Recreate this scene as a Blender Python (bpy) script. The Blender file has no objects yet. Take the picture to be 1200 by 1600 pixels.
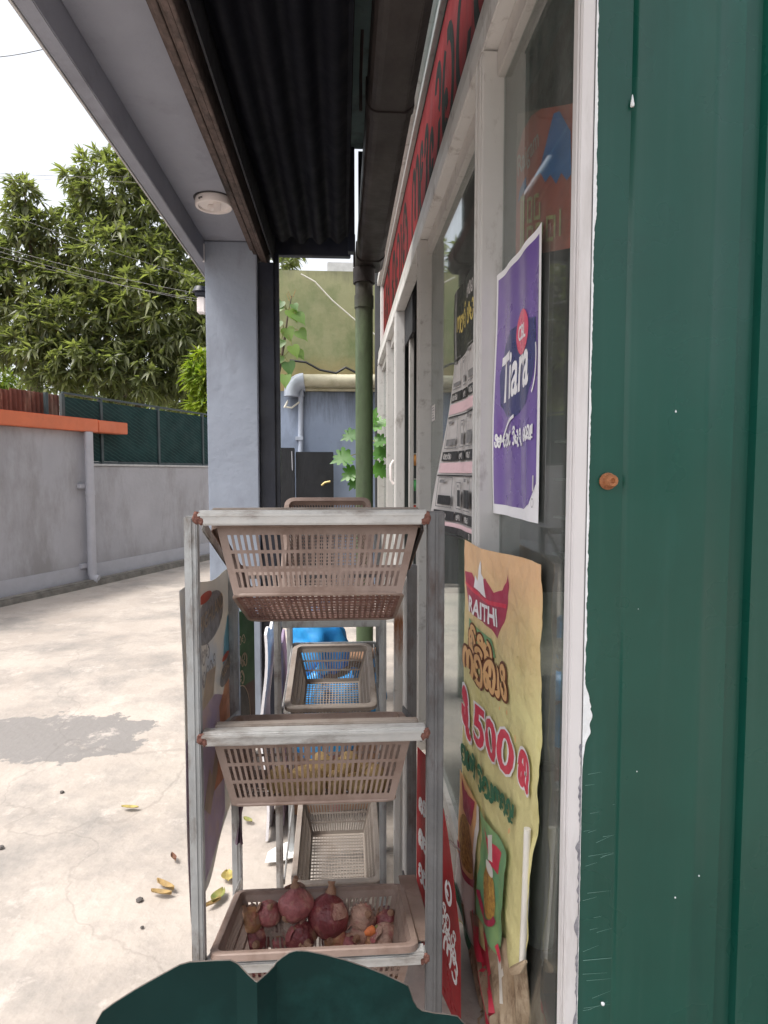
import bpy, bmesh, math, random
import numpy as np
from mathutils import Vector, Matrix, noise
R = math.radians
random.seed(7)
rng = np.random.default_rng(11)
sc = bpy.context.scene
COL = sc.collection

# ------------------------------------------------------------------ camera, sky, sun, exposure
CAM_H = 1.5
PITCH = R(3.548); YAW = R(3.712)
cd = bpy.data.cameras.new('camera'); cam = bpy.data.objects.new('camera', cd); COL.objects.link(cam)
cam.location = (0, 0, CAM_H); cam.rotation_euler = (R(90) - PITCH, 0, -YAW)
cd.sensor_fit = 'VERTICAL'; cd.sensor_height = 36; cd.sensor_width = 27; cd.lens = 22.5
cd.clip_start = 0.02; cd.clip_end = 500
sc.camera = cam

SUN_EL, SUN_AZ = R(62), R(-112)         # veiled sun high on the left, a little behind the camera
w = bpy.data.worlds.new('World'); sc.world = w; w.use_nodes = True
nt = w.node_tree; bg = nt.nodes['Background']
sky = nt.nodes.new('ShaderNodeTexSky'); sky.sky_type = 'NISHITA'; sky.sun_disc = False
sky.sun_elevation = SUN_EL; sky.sun_rotation = SUN_AZ; sky.dust_density = 4.0; sky.air_density = 1.0; sky.ozone_density = 1.0
hs = nt.nodes.new('ShaderNodeHueSaturation'); hs.inputs['Saturation'].default_value = 0.22
nt.links.new(sky.outputs[0], hs.inputs['Color']); nt.links.new(hs.outputs[0], bg.inputs['Color'])
bg.inputs['Strength'].default_value = 0.15
sd = bpy.data.lights.new('sun', 'SUN'); sd.energy = 1.5; sd.angle = R(14); sd.color = (1, .95, .88)
sun = bpy.data.objects.new('sun', sd); COL.objects.link(sun)
sun_dir = Vector((math.sin(SUN_AZ) * math.cos(SUN_EL), math.cos(SUN_AZ) * math.cos(SUN_EL), math.sin(SUN_EL)))
sun.rotation_euler = sun_dir.to_track_quat('Z', 'Y').to_euler()
sc.view_settings.view_transform = 'Standard'; sc.view_settings.look = 'None'
sc.view_settings.gamma = 1; sc.view_settings.use_curve_mapping = False
sc.view_settings.exposure = 1.15
sc.render.engine = 'CYCLES'; sc.cycles.use_denoising = True; sc.cycles.max_bounces = 10; sc.cycles.transparent_max_bounces = 24

_M = Matrix.Rotation(-YAW, 3, 'Z') @ Matrix.Rotation(R(90) - PITCH, 3, 'X')
def at(px, py, Y):
    """real point at depth Y seen in the photograph at pixel px, py"""
    r = _M @ Vector(((px - 600) / 1000, (800 - py) / 1000, -1))
    return Vector((0, 0, CAM_H)) + r * (Y / r.y)

# ------------------------------------------------------------------ materials
MATS = {}
def mat(name, col, rough=.6, metal=0., var=.15, scale=6., col2=None, stain=None, stain_amt=.5, stain_scale=3., stretch=(1, 1, 1),
        bump=.15, bump_scale=40., spec=.5, bump_dist=.01, coat=0.):
    """principled material: noisy base colour, optional stains of another colour, fine relief"""
    if name in MATS: return MATS[name]
    m = bpy.data.materials.new(name); m.use_nodes = True; t = m.node_tree; N = t.nodes; L = t.links
    b = N['Principled BSDF']
    tc = N.new('ShaderNodeTexCoord'); mp = N.new('ShaderNodeMapping'); L.new(tc.outputs['Object'], mp.inputs[0])
    mp.inputs['Scale'].default_value = stretch
    n1 = N.new('ShaderNodeTexNoise'); n1.inputs['Scale'].default_value = scale; n1.inputs['Detail'].default_value = 6; n1.inputs['Roughness'].default_value = .62
    L.new(tc.outputs['Object'], n1.inputs['Vector'])
    r1 = N.new('ShaderNodeValToRGB'); e = r1.color_ramp.elements
    c2 = col2 or tuple(c * (1 + var) for c in col); c1 = tuple(c * (1 - var) for c in col) if not col2 else col
    e[0].position = .32; e[0].color = (*c1, 1); e[1].position = .68; e[1].color = (*c2, 1)
    L.new(n1.outputs['Fac'], r1.inputs[0]); out = r1.outputs[0]
    if stain:
        n2 = N.new('ShaderNodeTexNoise'); n2.inputs['Scale'].default_value = stain_scale; n2.inputs['Detail'].default_value = 8; n2.inputs['Roughness'].default_value = .7
        L.new(mp.outputs[0], n2.inputs['Vector'])
        r2 = N.new('ShaderNodeValToRGB'); f = r2.color_ramp.elements
        f[0].position = .62 - .3 * stain_amt; f[0].color = (0, 0, 0, 1); f[1].position = .74 - .2 * stain_amt; f[1].color = (1, 1, 1, 1)
        L.new(n2.outputs['Fac'], r2.inputs[0])
        mx = N.new('ShaderNodeMix'); mx.data_type = 'RGBA'; L.new(r2.outputs[0], mx.inputs[0]); L.new(out, mx.inputs[6]); mx.inputs[7].default_value = (*stain, 1)
        out = mx.outputs[2]
    m['base_socket'] = 1
    L.new(out, b.inputs['Base Color'])
    b.inputs['Roughness'].default_value = rough; b.inputs['Metallic'].default_value = metal
    b.inputs['Specular IOR Level'].default_value = spec
    if coat: b.inputs['Coat Weight'].default_value = coat; b.inputs['Coat Roughness'].default_value = .22
    n4 = N.new('ShaderNodeTexNoise'); n4.inputs['Scale'].default_value = scale * 2.3; n4.inputs['Detail'].default_value = 4
    L.new(tc.outputs['Object'], n4.inputs['Vector'])
    mr = N.new('ShaderNodeMapRange'); mr.inputs[1].default_value = .3; mr.inputs[2].default_value = .7
    mr.inputs[3].default_value = max(.05, rough - .1); mr.inputs[4].default_value = min(1, rough + .12)
    L.new(n4.outputs['Fac'], mr.inputs[0]); L.new(mr.outputs[0], b.inputs['Roughness'])
    if bump:
        n3 = N.new('ShaderNodeTexNoise'); n3.inputs['Scale'].default_value = bump_scale; n3.inputs['Detail'].default_value = 5
        L.new(tc.outputs['Object'], n3.inputs['Vector'])
        bp = N.new('ShaderNodeBump'); bp.inputs['Strength'].default_value = bump; bp.inputs['Distance'].default_value = bump_dist
        L.new(n3.outputs['Fac'], bp.inputs['Height']); L.new(bp.outputs[0], b.inputs['Normal'])
    MATS[name] = m
    return m
def node(m, kind): return m.node_tree.nodes.new('ShaderNode' + kind)
def mixin(m, fac_socket, colour):
    """lay another colour over a material's base colour where fac is 1"""
    t = m.node_tree; b = t.nodes['Principled BSDF']; src = b.inputs['Base Color'].links[0].from_socket
    mx = t.nodes.new('ShaderNodeMix'); mx.data_type = 'RGBA'; t.links.new(fac_socket, mx.inputs[0]); t.links.new(src, mx.inputs[6]); mx.inputs[7].default_value = (*colour, 1)
    t.links.new(mx.outputs[2], b.inputs['Base Color'])
def height_mask(m, z0, z1, nscale=3., namt=.5, stretch=(1, 1, .25)):
    """1 above z1, 0 below z0 in object space, ragged by noise"""
    t = m.node_tree; L = t.links
    tc = node(m, 'TexCoord'); sp = node(m, 'SeparateXYZ'); L.new(tc.outputs['Object'], sp.inputs[0])
    mr = node(m, 'MapRange'); mr.inputs[1].default_value = z0; mr.inputs[2].default_value = z1; L.new(sp.outputs[2], mr.inputs[0]); mr.clamp = False
    mp = node(m, 'Mapping'); mp.inputs['Scale'].default_value = stretch; L.new(tc.outputs['Object'], mp.inputs[0])
    n = node(m, 'TexNoise'); n.inputs['Scale'].default_value = nscale; n.inputs['Detail'].default_value = 7; n.inputs['Roughness'].default_value = .7; L.new(mp.outputs[0], n.inputs['Vector'])
    a = node(m, 'Math'); a.operation = 'MULTIPLY_ADD'; L.new(n.outputs['Fac'], a.inputs[0]); a.inputs[1].default_value = namt * 4; a.inputs[2].default_value = -namt * 2
    s = node(m, 'Math'); s.operation = 'ADD'; L.new(mr.outputs[0], s.inputs[0]); L.new(a.outputs[0], s.inputs[1]); s.use_clamp = True
    return s.outputs[0]

mat('ground_concrete', (.33, .287, .252), .85, col2=(.44, .388, .342), scale=1.6, stain=(.255, .232, .212), stain_amt=.52, stain_scale=1.3, bump=.6, bump_scale=26)
mat('column_paint', (.285, .318, .385), .7, var=.07, scale=3, stain=(.225, .245, .295), stain_amt=.34, stain_scale=2.5, stretch=(1, 1, .4), bump=.3, bump_scale=22)
mat('soffit_paint', (.27, .282, .335), .75, var=.08, scale=2.5, stain=(.20, .205, .245), stain_amt=.34, stain_scale=2, bump=.25, bump_scale=30)
mat('lip_edge', (.48, .48, .48), .7, var=.15, scale=9)
mat('wall_paint', (.40, .395, .425), .8, var=.07, scale=2, stain=(.30, .29, .30), stain_amt=.45, stain_scale=1.8, stretch=(1, 1, .35), bump=.35, bump_scale=18)
mat('kerb_stone', (.20, .185, .165), .9, var=.3, scale=8, bump=.6)
mat('orange_paint', (.62, .16, .07), .55, var=.08, scale=4, stain=(.45, .12, .06), stain_amt=.2)
mat('pipe_grey', (.42, .42, .46), .5, var=.06)
mat('navy_steel', (.010, .013, .026), .45, var=.3, scale=4, stain=(.03, .03, .035), stain_amt=.3)
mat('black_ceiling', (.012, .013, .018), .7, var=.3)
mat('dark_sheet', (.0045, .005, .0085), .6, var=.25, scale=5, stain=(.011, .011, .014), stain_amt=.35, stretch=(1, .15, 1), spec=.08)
mat('turquoise_paint', (.16, .27, .27), .7, var=.12, scale=7, stain=(.09, .13, .13), stain_amt=.4, stain_scale=5)
mat('gutter_brown', (.024, .019, .019), .5, var=.25, scale=4, stain=(.042, .035, .033), stain_amt=.35, stretch=(1, .3, 1), spec=.25)
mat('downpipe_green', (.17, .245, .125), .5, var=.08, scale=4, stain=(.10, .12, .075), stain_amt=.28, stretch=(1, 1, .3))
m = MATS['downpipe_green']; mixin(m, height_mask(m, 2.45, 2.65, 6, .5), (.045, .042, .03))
mat('alu_white', (.60, .585, .57), .42, var=.05, scale=4, stain=(.33, .30, .28), stain_amt=.22, stain_scale=11, stretch=(1, 1, .4), bump=.08)
mat('alu_dull', (.50, .48, .46), .45, metal=.1, var=.06, scale=5, stain=(.30, .27, .25), stain_amt=.20, stain_scale=14, bump=.08)
mat('alu_rust', (.56, .54, .52), .45, var=.07, scale=5, stain=(.24, .20, .17), stain_amt=.2, stain_scale=11, bump=.1)
m = MATS['alu_rust']
hi = height_mask(m, .78, .90, 14, .9)
inv = node(m, 'Math'); inv.operation = 'SUBTRACT'; inv.inputs[0].default_value = 1; m.node_tree.links.new(height_mask(m, .92, 1.02, 14, .9), inv.inputs[1])
mul = node(m, 'Math'); mul.operation = 'MULTIPLY'; m.node_tree.links.new(hi, mul.inputs[0]); m.node_tree.links.new(inv.outputs[0], mul.inputs[1])
mixin(m, mul.outputs[0], (.26, .10, .035))
mat('gap_black', (.015, .015, .017), .8, var=.2)
mat('red_sign', (.15, .010, .011), .75, var=.25, scale=3, stain=(.08, .010, .010), stain_amt=.40, stretch=(1, 1, .2), spec=.1)
mat('sign_dark', (.008, .010, .008), .8, var=.3, spec=.1)
mat('frame_white', (.66, .635, .64), .42, var=.03, scale=5, stain=(.52, .49, .48), stain_amt=.22, stain_scale=8, stretch=(1, 1, .15), bump=.06)
mat('paint_smear', (.78, .80, .82), .4, var=.06, scale=30, bump=.6, bump_scale=60)
mat('paint_bare', (.12, .12, .15), .6, var=.4, scale=60, col2=(.35, .34, .36))
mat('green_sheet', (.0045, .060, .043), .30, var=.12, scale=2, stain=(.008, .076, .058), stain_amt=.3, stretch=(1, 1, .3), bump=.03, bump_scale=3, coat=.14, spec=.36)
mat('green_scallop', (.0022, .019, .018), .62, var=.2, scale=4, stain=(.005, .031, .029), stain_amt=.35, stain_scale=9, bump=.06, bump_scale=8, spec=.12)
mat('scratch', (.20, .36, .32), .5, var=.1)
mat('sheet_edge', (.14, .115, .10), .6, metal=.3, var=.3, scale=40)
mat('rust', (.20, .07, .03), .8, var=.4, scale=40, col2=(.42, .17, .07), bump=.8, bump_scale=80)
mat('weld_rust', (.09, .03, .022), .9, var=.5, scale=90, col2=(.22, .10, .075), bump=.9, bump_scale=160)
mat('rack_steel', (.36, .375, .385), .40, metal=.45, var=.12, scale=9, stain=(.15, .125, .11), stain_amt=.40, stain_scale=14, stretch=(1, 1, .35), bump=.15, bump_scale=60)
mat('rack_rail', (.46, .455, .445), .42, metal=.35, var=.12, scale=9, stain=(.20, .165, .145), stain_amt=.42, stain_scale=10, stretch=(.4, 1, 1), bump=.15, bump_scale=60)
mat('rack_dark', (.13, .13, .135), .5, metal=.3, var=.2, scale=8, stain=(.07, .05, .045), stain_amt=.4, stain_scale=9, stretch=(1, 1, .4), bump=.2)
mat('basket_plastic', (.235, .170, .142), .55, var=.10, scale=6, stain=(.175, .115, .09), stain_amt=.45, stain_scale=8, bump=.08, bump_scale=90)
mat('basket_floor', (.20, .105, .085), .6, var=.25, scale=9, stain=(.10, .035, .03), stain_amt=.5, stain_scale=5)
mat('basket_grey', (.26, .222, .192), .55, var=.09, scale=6, stain=(.17, .13, .105), stain_amt=.45, stain_scale=7, bump=.08, bump_scale=90)
mat('lamp_white', (.78, .72, .70), .45, var=.04, scale=6)
mat('print_dark', (.03, .03, .035), .5, var=.2)
mat('paper_white', (.74, .70, .68), .6, var=.04, scale=8, bump=.1)
mat('paper_pink', (.70, .48, .50), .6, var=.06)
mat('print_black', (.025, .024, .025), .45, var=.2, scale=20)
mat('print_grey', (.20, .19, .19), .5, var=.3, scale=30)
mat('gold', (.55, .42, .12), .45, var=.2)
mat('tiara_purple', (.155, .085, .33), .28, var=.10, scale=3, stain=(.20, .125, .37), stain_amt=.3, stain_scale=4, stretch=(1, 1, .2), bump=.03, bump_scale=5, coat=.6)
mat('tiara_navy', (.028, .03, .15), .3, var=.1, coat=.5)
mat('tiara_pink', (.70, .07, .16), .3, var=.08, coat=.5)
mat('white_print', (.80, .78, .80), .4, var=.03)
mat('banner_yellow', (.66, .60, .29), .5, var=.07, scale=5, stain=(.56, .50, .21), stain_amt=.35, stain_scale=8, stretch=(1, .6, 1), bump=.55, bump_scale=13, bump_dist=.03)
m = MATS['banner_yellow']; mixin(m, height_mask(m, .90, 1.22, 5, .22, (1, 1, 1)), (.68, .43, .24))
mat('banner_back', (.36, .35, .08), .6, var=.15)
mat('banner_brown', (.30, .21, .13), .7, var=.35, scale=12, col2=(.50, .40, .29), stretch=(1, 1, .2), stain=(.16, .10, .06), stain_amt=.4, stain_scale=30, bump=.5, bump_scale=20)
mat('crest_red', (.38, .04, .085), .45, var=.12, scale=14)
mat('banner_red', (.62, .045, .085), .45, var=.10, scale=14)
mat('banner_green', (.12, .32, .19), .5, var=.15, col2=(.27, .43, .17), scale=9)
mat('text_green', (.015, .12, .06), .5, var=.1)
mat('text_peach', (.74, .44, .20), .5, var=.1)
mat('text_brown', (.16, .05, .02), .5, var=.1)
mat('noodle', (.62, .38, .09), .6, var=.5, scale=70, col2=(.24, .10, .03))
mat('banner_white', (.74, .71, .66), .5, var=.06, scale=10)
mat('red_poster', (.50, .020, .030), .35, var=.14, scale=3, stain=(.36, .015, .02), stain_amt=.35, stretch=(1, 1, .3), coat=.3)
mat('drink_grey', (.44, .43, .42), .5, var=.12, scale=5, col2=(.54, .50, .45), bump=.1, stain=(.36, .40, .46), stain_amt=.3, stain_scale=3)
mat('drink_blue', (.18, .42, .56), .5, var=.25, scale=8)
mat('drink_purple', (.52, .42, .56), .5, var=.15, scale=6, stain=(.62, .50, .50), stain_amt=.35, stain_scale=5)
mat('drink_orange', (.70, .38, .24), .5, var=.25, scale=12)
mat('drink_cream', (.56, .46, .36), .5, var=.2, scale=9)
mat('drink_red', (.55, .12, .08), .5, var=.15)
mat('board_green', (.025, .085, .035), .5, var=.2, scale=5, stain=(.05, .13, .05), stain_amt=.3)
mat('board_brown', (.075, .045, .038), .5, var=.25, scale=8)
mat('purple_cloth', (.10, .065, .09), .8, var=.25, scale=12, bump=.4)
mat('raigam_red', (.72, .15, .11), .5, var=.15, scale=5, stain=(.78, .30, .22), stain_amt=.3)
mat('raigam_blue', (.09, .24, .62), .5, var=.1)
mat('raigam_cream', (.75, .62, .28), .5, var=.1)
mat('moss_wall', (.215, .225, .115), .85, col2=(.285, .285, .155), scale=1.2, stain=(.14, .18, .075), stain_amt=.55, stain_scale=1.3, stretch=(1, 1, .6), bump=.4, bump_scale=14)
m = MATS['moss_wall']
mixin(m, height_mask(m, 4.05, 4.50, 3, .6, (1, 1, .2)), (.10, .095, .065))
mi = node(m, 'Math'); mi.operation = 'SUBTRACT'; mi.inputs[0].default_value = 1; m.node_tree.links.new(height_mask(m, 2.75, 3.15, 2.5, .35, (1, 1, 1)), mi.inputs[1])
mixin(m, mi.outputs[0], (.32, .245, .11))
mat('blue_wall', (.25, .30, .40), .75, var=.08, scale=2, stain=(.19, .225, .29), stain_amt=.35, stain_scale=2, stretch=(1, 1, .5), bump=.3, bump_scale=16)
m = MATS['blue_wall']; mixin(m, height_mask(m, 2.15, 2.75, 5, .45, (1.6, 1, .22)), (.025, .025, .022))
mat('cream_pipe', (.46, .43, .31), .5, var=.12, scale=6, stain=(.30, .27, .15), stain_amt=.3, stretch=(.4, 1, 1))
mat('blue_pipe', (.38, .42, .50), .5, var=.08)
mat('black_metal', (.008, .009, .012), .4, var=.3)
mat('brass', (.45, .36, .16), .4, metal=.6, var=.2)
mat('cable_black', (.02, .02, .02), .6, var=.2)
mat('cable_grey', (.22, .22, .22), .6)
mat('cable_white', (.62, .60, .52), .6, var=.1)
mat('fence_mesh', (.012, .036, .036), .8, var=.3, scale=3, spec=.2)
m = MATS['fence_mesh']
tcx = node(m, 'TexCoord'); mpx = node(m, 'Mapping'); mpx.inputs['Rotation'].default_value = (0, R(42), 0); m.node_tree.links.new(tcx.outputs['Object'], mpx.inputs[0])
wv = node(m, 'TexWave'); wv.inputs['Scale'].default_value = 9; wv.inputs['Distortion'].default_value = 2.2; wv.inputs['Detail'].default_value = 2
m.node_tree.links.new(mpx.outputs[0], wv.inputs['Vector'])
gt = node(m, 'Math'); gt.operation = 'GREATER_THAN'; gt.inputs[1].default_value = .86; m.node_tree.links.new(wv.outputs['Fac'], gt.inputs[0])
mixin(m, gt.outputs[0], (.024, .062, .06))
mat('fence_post', (.035, .055, .06), .5, var=.2)
mat('rust_sheet', (.10, .042, .030), .85, var=.3, scale=3, stain=(.24, .17, .13), stain_amt=.38, stain_scale=4, stretch=(1, 1, .25))
mat('bark', (.085, .065, .048), .9, var=.4, scale=12, stretch=(1, 1, .3), bump=.8, bump_scale=25)
mat('blue_bag', (.02, .22, .58), .35, var=.2, scale=7, col2=(.05, .36, .72), bump=.6, bump_scale=9)
mat('carton', (.34, .19, .11), .8, var=.12, scale=7, stain=(.25, .13, .08), stain_amt=.4)
mat('white_scrap', (.80, .80, .78), .6, var=.03)
mat('onion_red', (.19, .038, .045), .36, var=.3, scale=1.6, stain=(.42, .20, .15), stain_amt=.36, stain_scale=1.3, stretch=(1, 1, .5), bump=.25, bump_scale=3, bump_dist=.05)
mat('onion_pink', (.35, .11, .115), .40, var=.25, scale=1.6, stain=(.42, .24, .19), stain_amt=.38, stain_scale=1.5, stretch=(1, 1, .5), bump=.25, bump_scale=3, bump_dist=.05)
mat('onion_pale', (.46, .29, .225), .5, var=.2, scale=1.6, stain=(.33, .12, .11), stain_amt=.42, stain_scale=1.4, stretch=(1, 1, .5), bump=.3, bump_scale=3, bump_dist=.05)
mat('onion_gold', (.38, .20, .10), .42, var=.25, scale=1.6, stain=(.32, .09, .075), stain_amt=.42, stain_scale=1.4, stretch=(1, 1, .5), bump=.25, bump_scale=3, bump_dist=.05)
mat('onion_dusty', (.255, .20, .17), .8, var=.3, scale=2.5, stain=(.22, .085, .08), stain_amt=.48, stain_scale=1.4, bump=.4, bump_scale=4, bump_dist=.05)
mat('onion_neck', (.30, .17, .11), .7, var=.35, scale=30)
for k in ('onion_red', 'onion_pink', 'onion_pale', 'onion_gold', 'onion_dusty'):       # fine meridian veins in the skins
    m = MATS[k]; t = m.node_tree
    tc = node(m, 'TexCoord'); sp = node(m, 'SeparateXYZ'); t.links.new(tc.outputs['Object'], sp.inputs[0])
    a2 = node(m, 'Math'); a2.operation = 'ARCTAN2'; t.links.new(sp.outputs[1], a2.inputs[0]); t.links.new(sp.outputs[0], a2.inputs[1])
    cb = node(m, 'CombineXYZ'); t.links.new(a2.outputs[0], cb.inputs[0]); t.links.new(sp.outputs[2], cb.inputs[1])
    mp = node(m, 'Mapping'); mp.inputs['Scale'].default_value = (14, 12, 1); t.links.new(cb.outputs[0], mp.inputs[0])
    nn = node(m, 'TexNoise'); nn.inputs['Scale'].default_value = 1.0; nn.inputs['Detail'].default_value = 3; t.links.new(mp.outputs[0], nn.inputs['Vector'])
    mr = node(m, 'MapRange'); mr.inputs[1].default_value = .55; mr.inputs[2].default_value = .75; mr.inputs[4].default_value = .55; t.links.new(nn.outputs['Fac'], mr.inputs[0])
    mixin(m, mr.outputs[0], (.10, .02, .02) if k != 'onion_gold' else (.30, .09, .03))
mat('potato', (.42, .29, .13), .75, var=.2, scale=10, stain=(.27, .18, .09), stain_amt=.35, stain_scale=9, bump=.4)
mat('carrot', (.62, .17, .05), .5, var=.2)
mat('dead_leaf', (.30, .20, .08), .75, var=.35, scale=30)
mat('yellow_leaf', (.33, .26, .075), .7, var=.35, scale=30)
mat('brown_leaf', (.14, .06, .035), .7, var=.4, scale=30)
mat('half_leaf', (.11, .15, .035), .65, var=.4, scale=20, col2=(.26, .23, .07))
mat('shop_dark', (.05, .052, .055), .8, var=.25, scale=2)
mat('shop_floor', (.22, .21, .20), .5, var=.12)
mat('shelf_grey', (.26, .25, .24), .5, var=.12)
mat('roof_top', (.25, .25, .26), .8, var=.15)
mat('trim_wood', (.065, .048, .043), .8, var=.35, scale=20, col2=(.14, .10, .09), stretch=(1, .12, 1), stain=(.025, .018, .016), stain_amt=.45, stain_scale=16, bump=.5)
mat('stone_pebble', (.10, .09, .085), .9, var=.2)
for i, c in enumerate([(.6, .08, .05), (.65, .42, .05), (.08, .3, .1), (.7, .6, .5), (.5, .2, .06), (.1, .15, .45)]): mat(f'pack_{i}', c, .35, var=.2, scale=20)

def leaf_mat(name, cols, trans=.35, rough=.42):
    if name in MATS: return MATS[name]
    m = bpy.data.materials.new(name); m.use_nodes = True; t = m.node_tree; b = t.nodes['Principled BSDF']
    at_ = t.nodes.new('ShaderNodeAttribute'); at_.attribute_name = 'tone'
    r = t.nodes.new('ShaderNodeValToRGB'); el = r.color_ramp.elements
    for i, c in enumerate(cols):
        p = i / (len(cols) - 1)
        if i < 2: el[i].position = p; el[i].color = (*c, 1)
        else: k = el.new(p); k.color = (*c, 1)
    if len(cols) > 2:
        el[0].position = 0
        srt = sorted(range(len(el)), key=lambda q: el[q].position)
        for i in range(len(cols)): pass
    t.links.new(at_.outputs['Fac'], r.inputs[0]); t.links.new(r.outputs[0], b.inputs['Base Color']); b.inputs['Roughness'].default_value = rough
    tr = t.nodes.new('ShaderNodeBsdfTranslucent'); mx = t.nodes.new('ShaderNodeMixShader'); mx.inputs[0].default_value = trans
    br = t.nodes.new('ShaderNodeMix'); br.data_type = 'RGBA'; br.blend_type = 'MULTIPLY'; br.inputs[0].default_value = 1; br.inputs[7].default_value = (1.5, 1.7, .6, 1)
    t.links.new(r.outputs[0], br.inputs[6]); t.links.new(br.outputs[2], tr.inputs[0])
    t.links.new(b.outputs[0], mx.inputs[1]); t.links.new(tr.outputs[0], mx.inputs[2])
    t.links.new(mx.outputs[0], t.nodes['Material Output'].inputs[0])
    MATS[name] = m; return m
leaf_mat('mango_leaf', [(.07, .085, .045), (.25, .265, .14)], .45)
leaf_mat('bright_leaf', [(.10, .17, .025), (.30, .34, .05)])
leaf_mat('far_leaf', [(.05, .09, .02), (.16, .20, .05)])
leaf_mat('heart_leaf', [(.04, .11, .02), (.19, .29, .06)])
leaf_mat('papaya_leaf', [(.035, .11, .02), (.10, .24, .04)])

def glass_mat(name, tint=(.80, .86, .84)):
    m = bpy.data.materials.new(name); m.use_nodes = True; t = m.node_tree; N = t.nodes; L = t.links; N.clear()
    o = N.new('ShaderNodeOutputMaterial'); mx = N.new('ShaderNodeMixShader'); tr = N.new('ShaderNodeBsdfTransparent'); gl = N.new('ShaderNodeBsdfGlossy')
    tr.inputs[0].default_value = (*tint, 1); gl.inputs['Roughness'].default_value = .025; gl.inputs[0].default_value = (.95, .97, .97, 1)
    g = N.new('ShaderNodeNewGeometry'); ma = N.new('ShaderNodeMath'); ma.operation = 'MULTIPLY_ADD'; ma.inputs[1].default_value = -.8333; ma.inputs[2].default_value = 1.5
    L.new(g.outputs['Backfacing'], ma.inputs[0]); fr = N.new('ShaderNodeFresnel'); L.new(ma.outputs[0], fr.inputs[0])
    L.new(fr.outputs[0], mx.inputs[0]); L.new(tr.outputs[0], mx.inputs[1]); L.new(gl.outputs[0], mx.inputs[2]); L.new(mx.outputs[0], o.inputs[0])
    # a film of dust: thin diffuse layer, raised to imitate grey reflected sky and wall
    df = N.new('ShaderNodeBsdfDiffuse'); df.inputs[0].default_value = (.45, .44, .42, 1); m2 = N.new('ShaderNodeMixShader')
    nz = N.new('ShaderNodeTexNoise'); tc = N.new('ShaderNodeTexCoord'); mp = N.new('ShaderNodeMapping'); mp.inputs['Scale'].default_value = (1, 3, .6); L.new(tc.outputs['Object'], mp.inputs[0]); L.new(mp.outputs[0], nz.inputs['Vector'])
    nz.inputs['Scale'].default_value = 4; nz.inputs['Detail'].default_value = 6
    mr = N.new('ShaderNodeMapRange'); mr.inputs[1].default_value = .35; mr.inputs[2].default_value = .75; mr.inputs[3].default_value = .05; mr.inputs[4].default_value = .15; L.new(nz.outputs['Fac'], mr.inputs[0])
    L.new(mr.outputs[0], m2.inputs[0]); L.new(mx.outputs[0], m2.inputs[1]); L.new(df.outputs[0], m2.inputs[2]); L.new(m2.outputs[0], o.inputs[0])
    MATS[name] = m; return m
glass_mat('shop_glass')

def translucent(name, amt):
    m = MATS[name]; t = m.node_tree; b = t.nodes['Principled BSDF']; tr = node(m, 'BsdfTranslucent'); mx = node(m, 'MixShader'); mx.inputs[0].default_value = amt
    t.links.new(b.inputs['Base Color'].links[0].from_socket, tr.inputs[0]); t.links.new(b.outputs[0], mx.inputs[1]); t.links.new(tr.outputs[0], mx.inputs[2]); t.links.new(mx.outputs[0], t.nodes['Material Output'].inputs[0])
for k in ('drink_grey', 'drink_blue', 'drink_purple', 'drink_orange', 'drink_cream', 'drink_red', 'red_poster', 'paper_white'): translucent(k, .4)
for k in ('drink_grey', 'drink_purple', 'drink_orange', 'drink_blue', 'drink_cream', 'drink_red'): translucent(k, .5)

def ground_z(x, y):
    t_ = min(1, max(0, (y - 2.9) / 2.4)); return -.13 * (1 - t_ * t_ * (3 - 2 * t_))
def ground_pt(px, py):
    o_ = Vector((0, 0, CAM_H)); r_ = at(px, py, 1.0) - o_; k = CAM_H / -r_.z
    for _ in range(12): q = o_ + r_ * k; k = (CAM_H - ground_z(q.x, q.y)) / -r_.z
    return o_ + r_ * k
# ground: a cement patch with its own outline, and rougher worn spots
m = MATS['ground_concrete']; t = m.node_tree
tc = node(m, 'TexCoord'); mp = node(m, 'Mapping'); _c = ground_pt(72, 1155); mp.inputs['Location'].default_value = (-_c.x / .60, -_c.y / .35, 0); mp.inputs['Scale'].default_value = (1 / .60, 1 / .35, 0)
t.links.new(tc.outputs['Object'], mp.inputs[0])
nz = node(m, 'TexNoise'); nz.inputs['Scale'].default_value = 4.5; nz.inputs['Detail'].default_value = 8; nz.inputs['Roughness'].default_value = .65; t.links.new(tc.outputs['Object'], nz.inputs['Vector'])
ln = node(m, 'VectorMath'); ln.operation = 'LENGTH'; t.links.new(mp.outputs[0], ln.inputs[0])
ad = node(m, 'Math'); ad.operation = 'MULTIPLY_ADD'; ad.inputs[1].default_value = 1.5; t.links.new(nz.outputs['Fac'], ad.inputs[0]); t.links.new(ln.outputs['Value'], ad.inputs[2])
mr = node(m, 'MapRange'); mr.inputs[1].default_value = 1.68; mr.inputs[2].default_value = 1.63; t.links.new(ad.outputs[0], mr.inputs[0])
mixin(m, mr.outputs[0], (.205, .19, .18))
n5 = node(m, 'TexNoise'); n5.inputs['Scale'].default_value = 3.5; n5.inputs['Detail'].default_value = 10; n5.inputs['Roughness'].default_value = .75; t.links.new(tc.outputs['Object'], n5.inputs['Vector'])
mr5 = node(m, 'MapRange'); mr5.inputs[1].default_value = .56; mr5.inputs[2].default_value = .66; mr5.inputs[4].default_value = .75; t.links.new(n5.outputs['Fac'], mr5.inputs[0]); mixin(m, mr5.outputs[0], (.475, .42, .375))
n6 = node(m, 'TexNoise'); n6.inputs['Scale'].default_value = 11; n6.inputs['Detail'].default_value = 8; n6.inputs['Roughness'].default_value = .8; t.links.new(tc.outputs['Object'], n6.inputs['Vector'])
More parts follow.
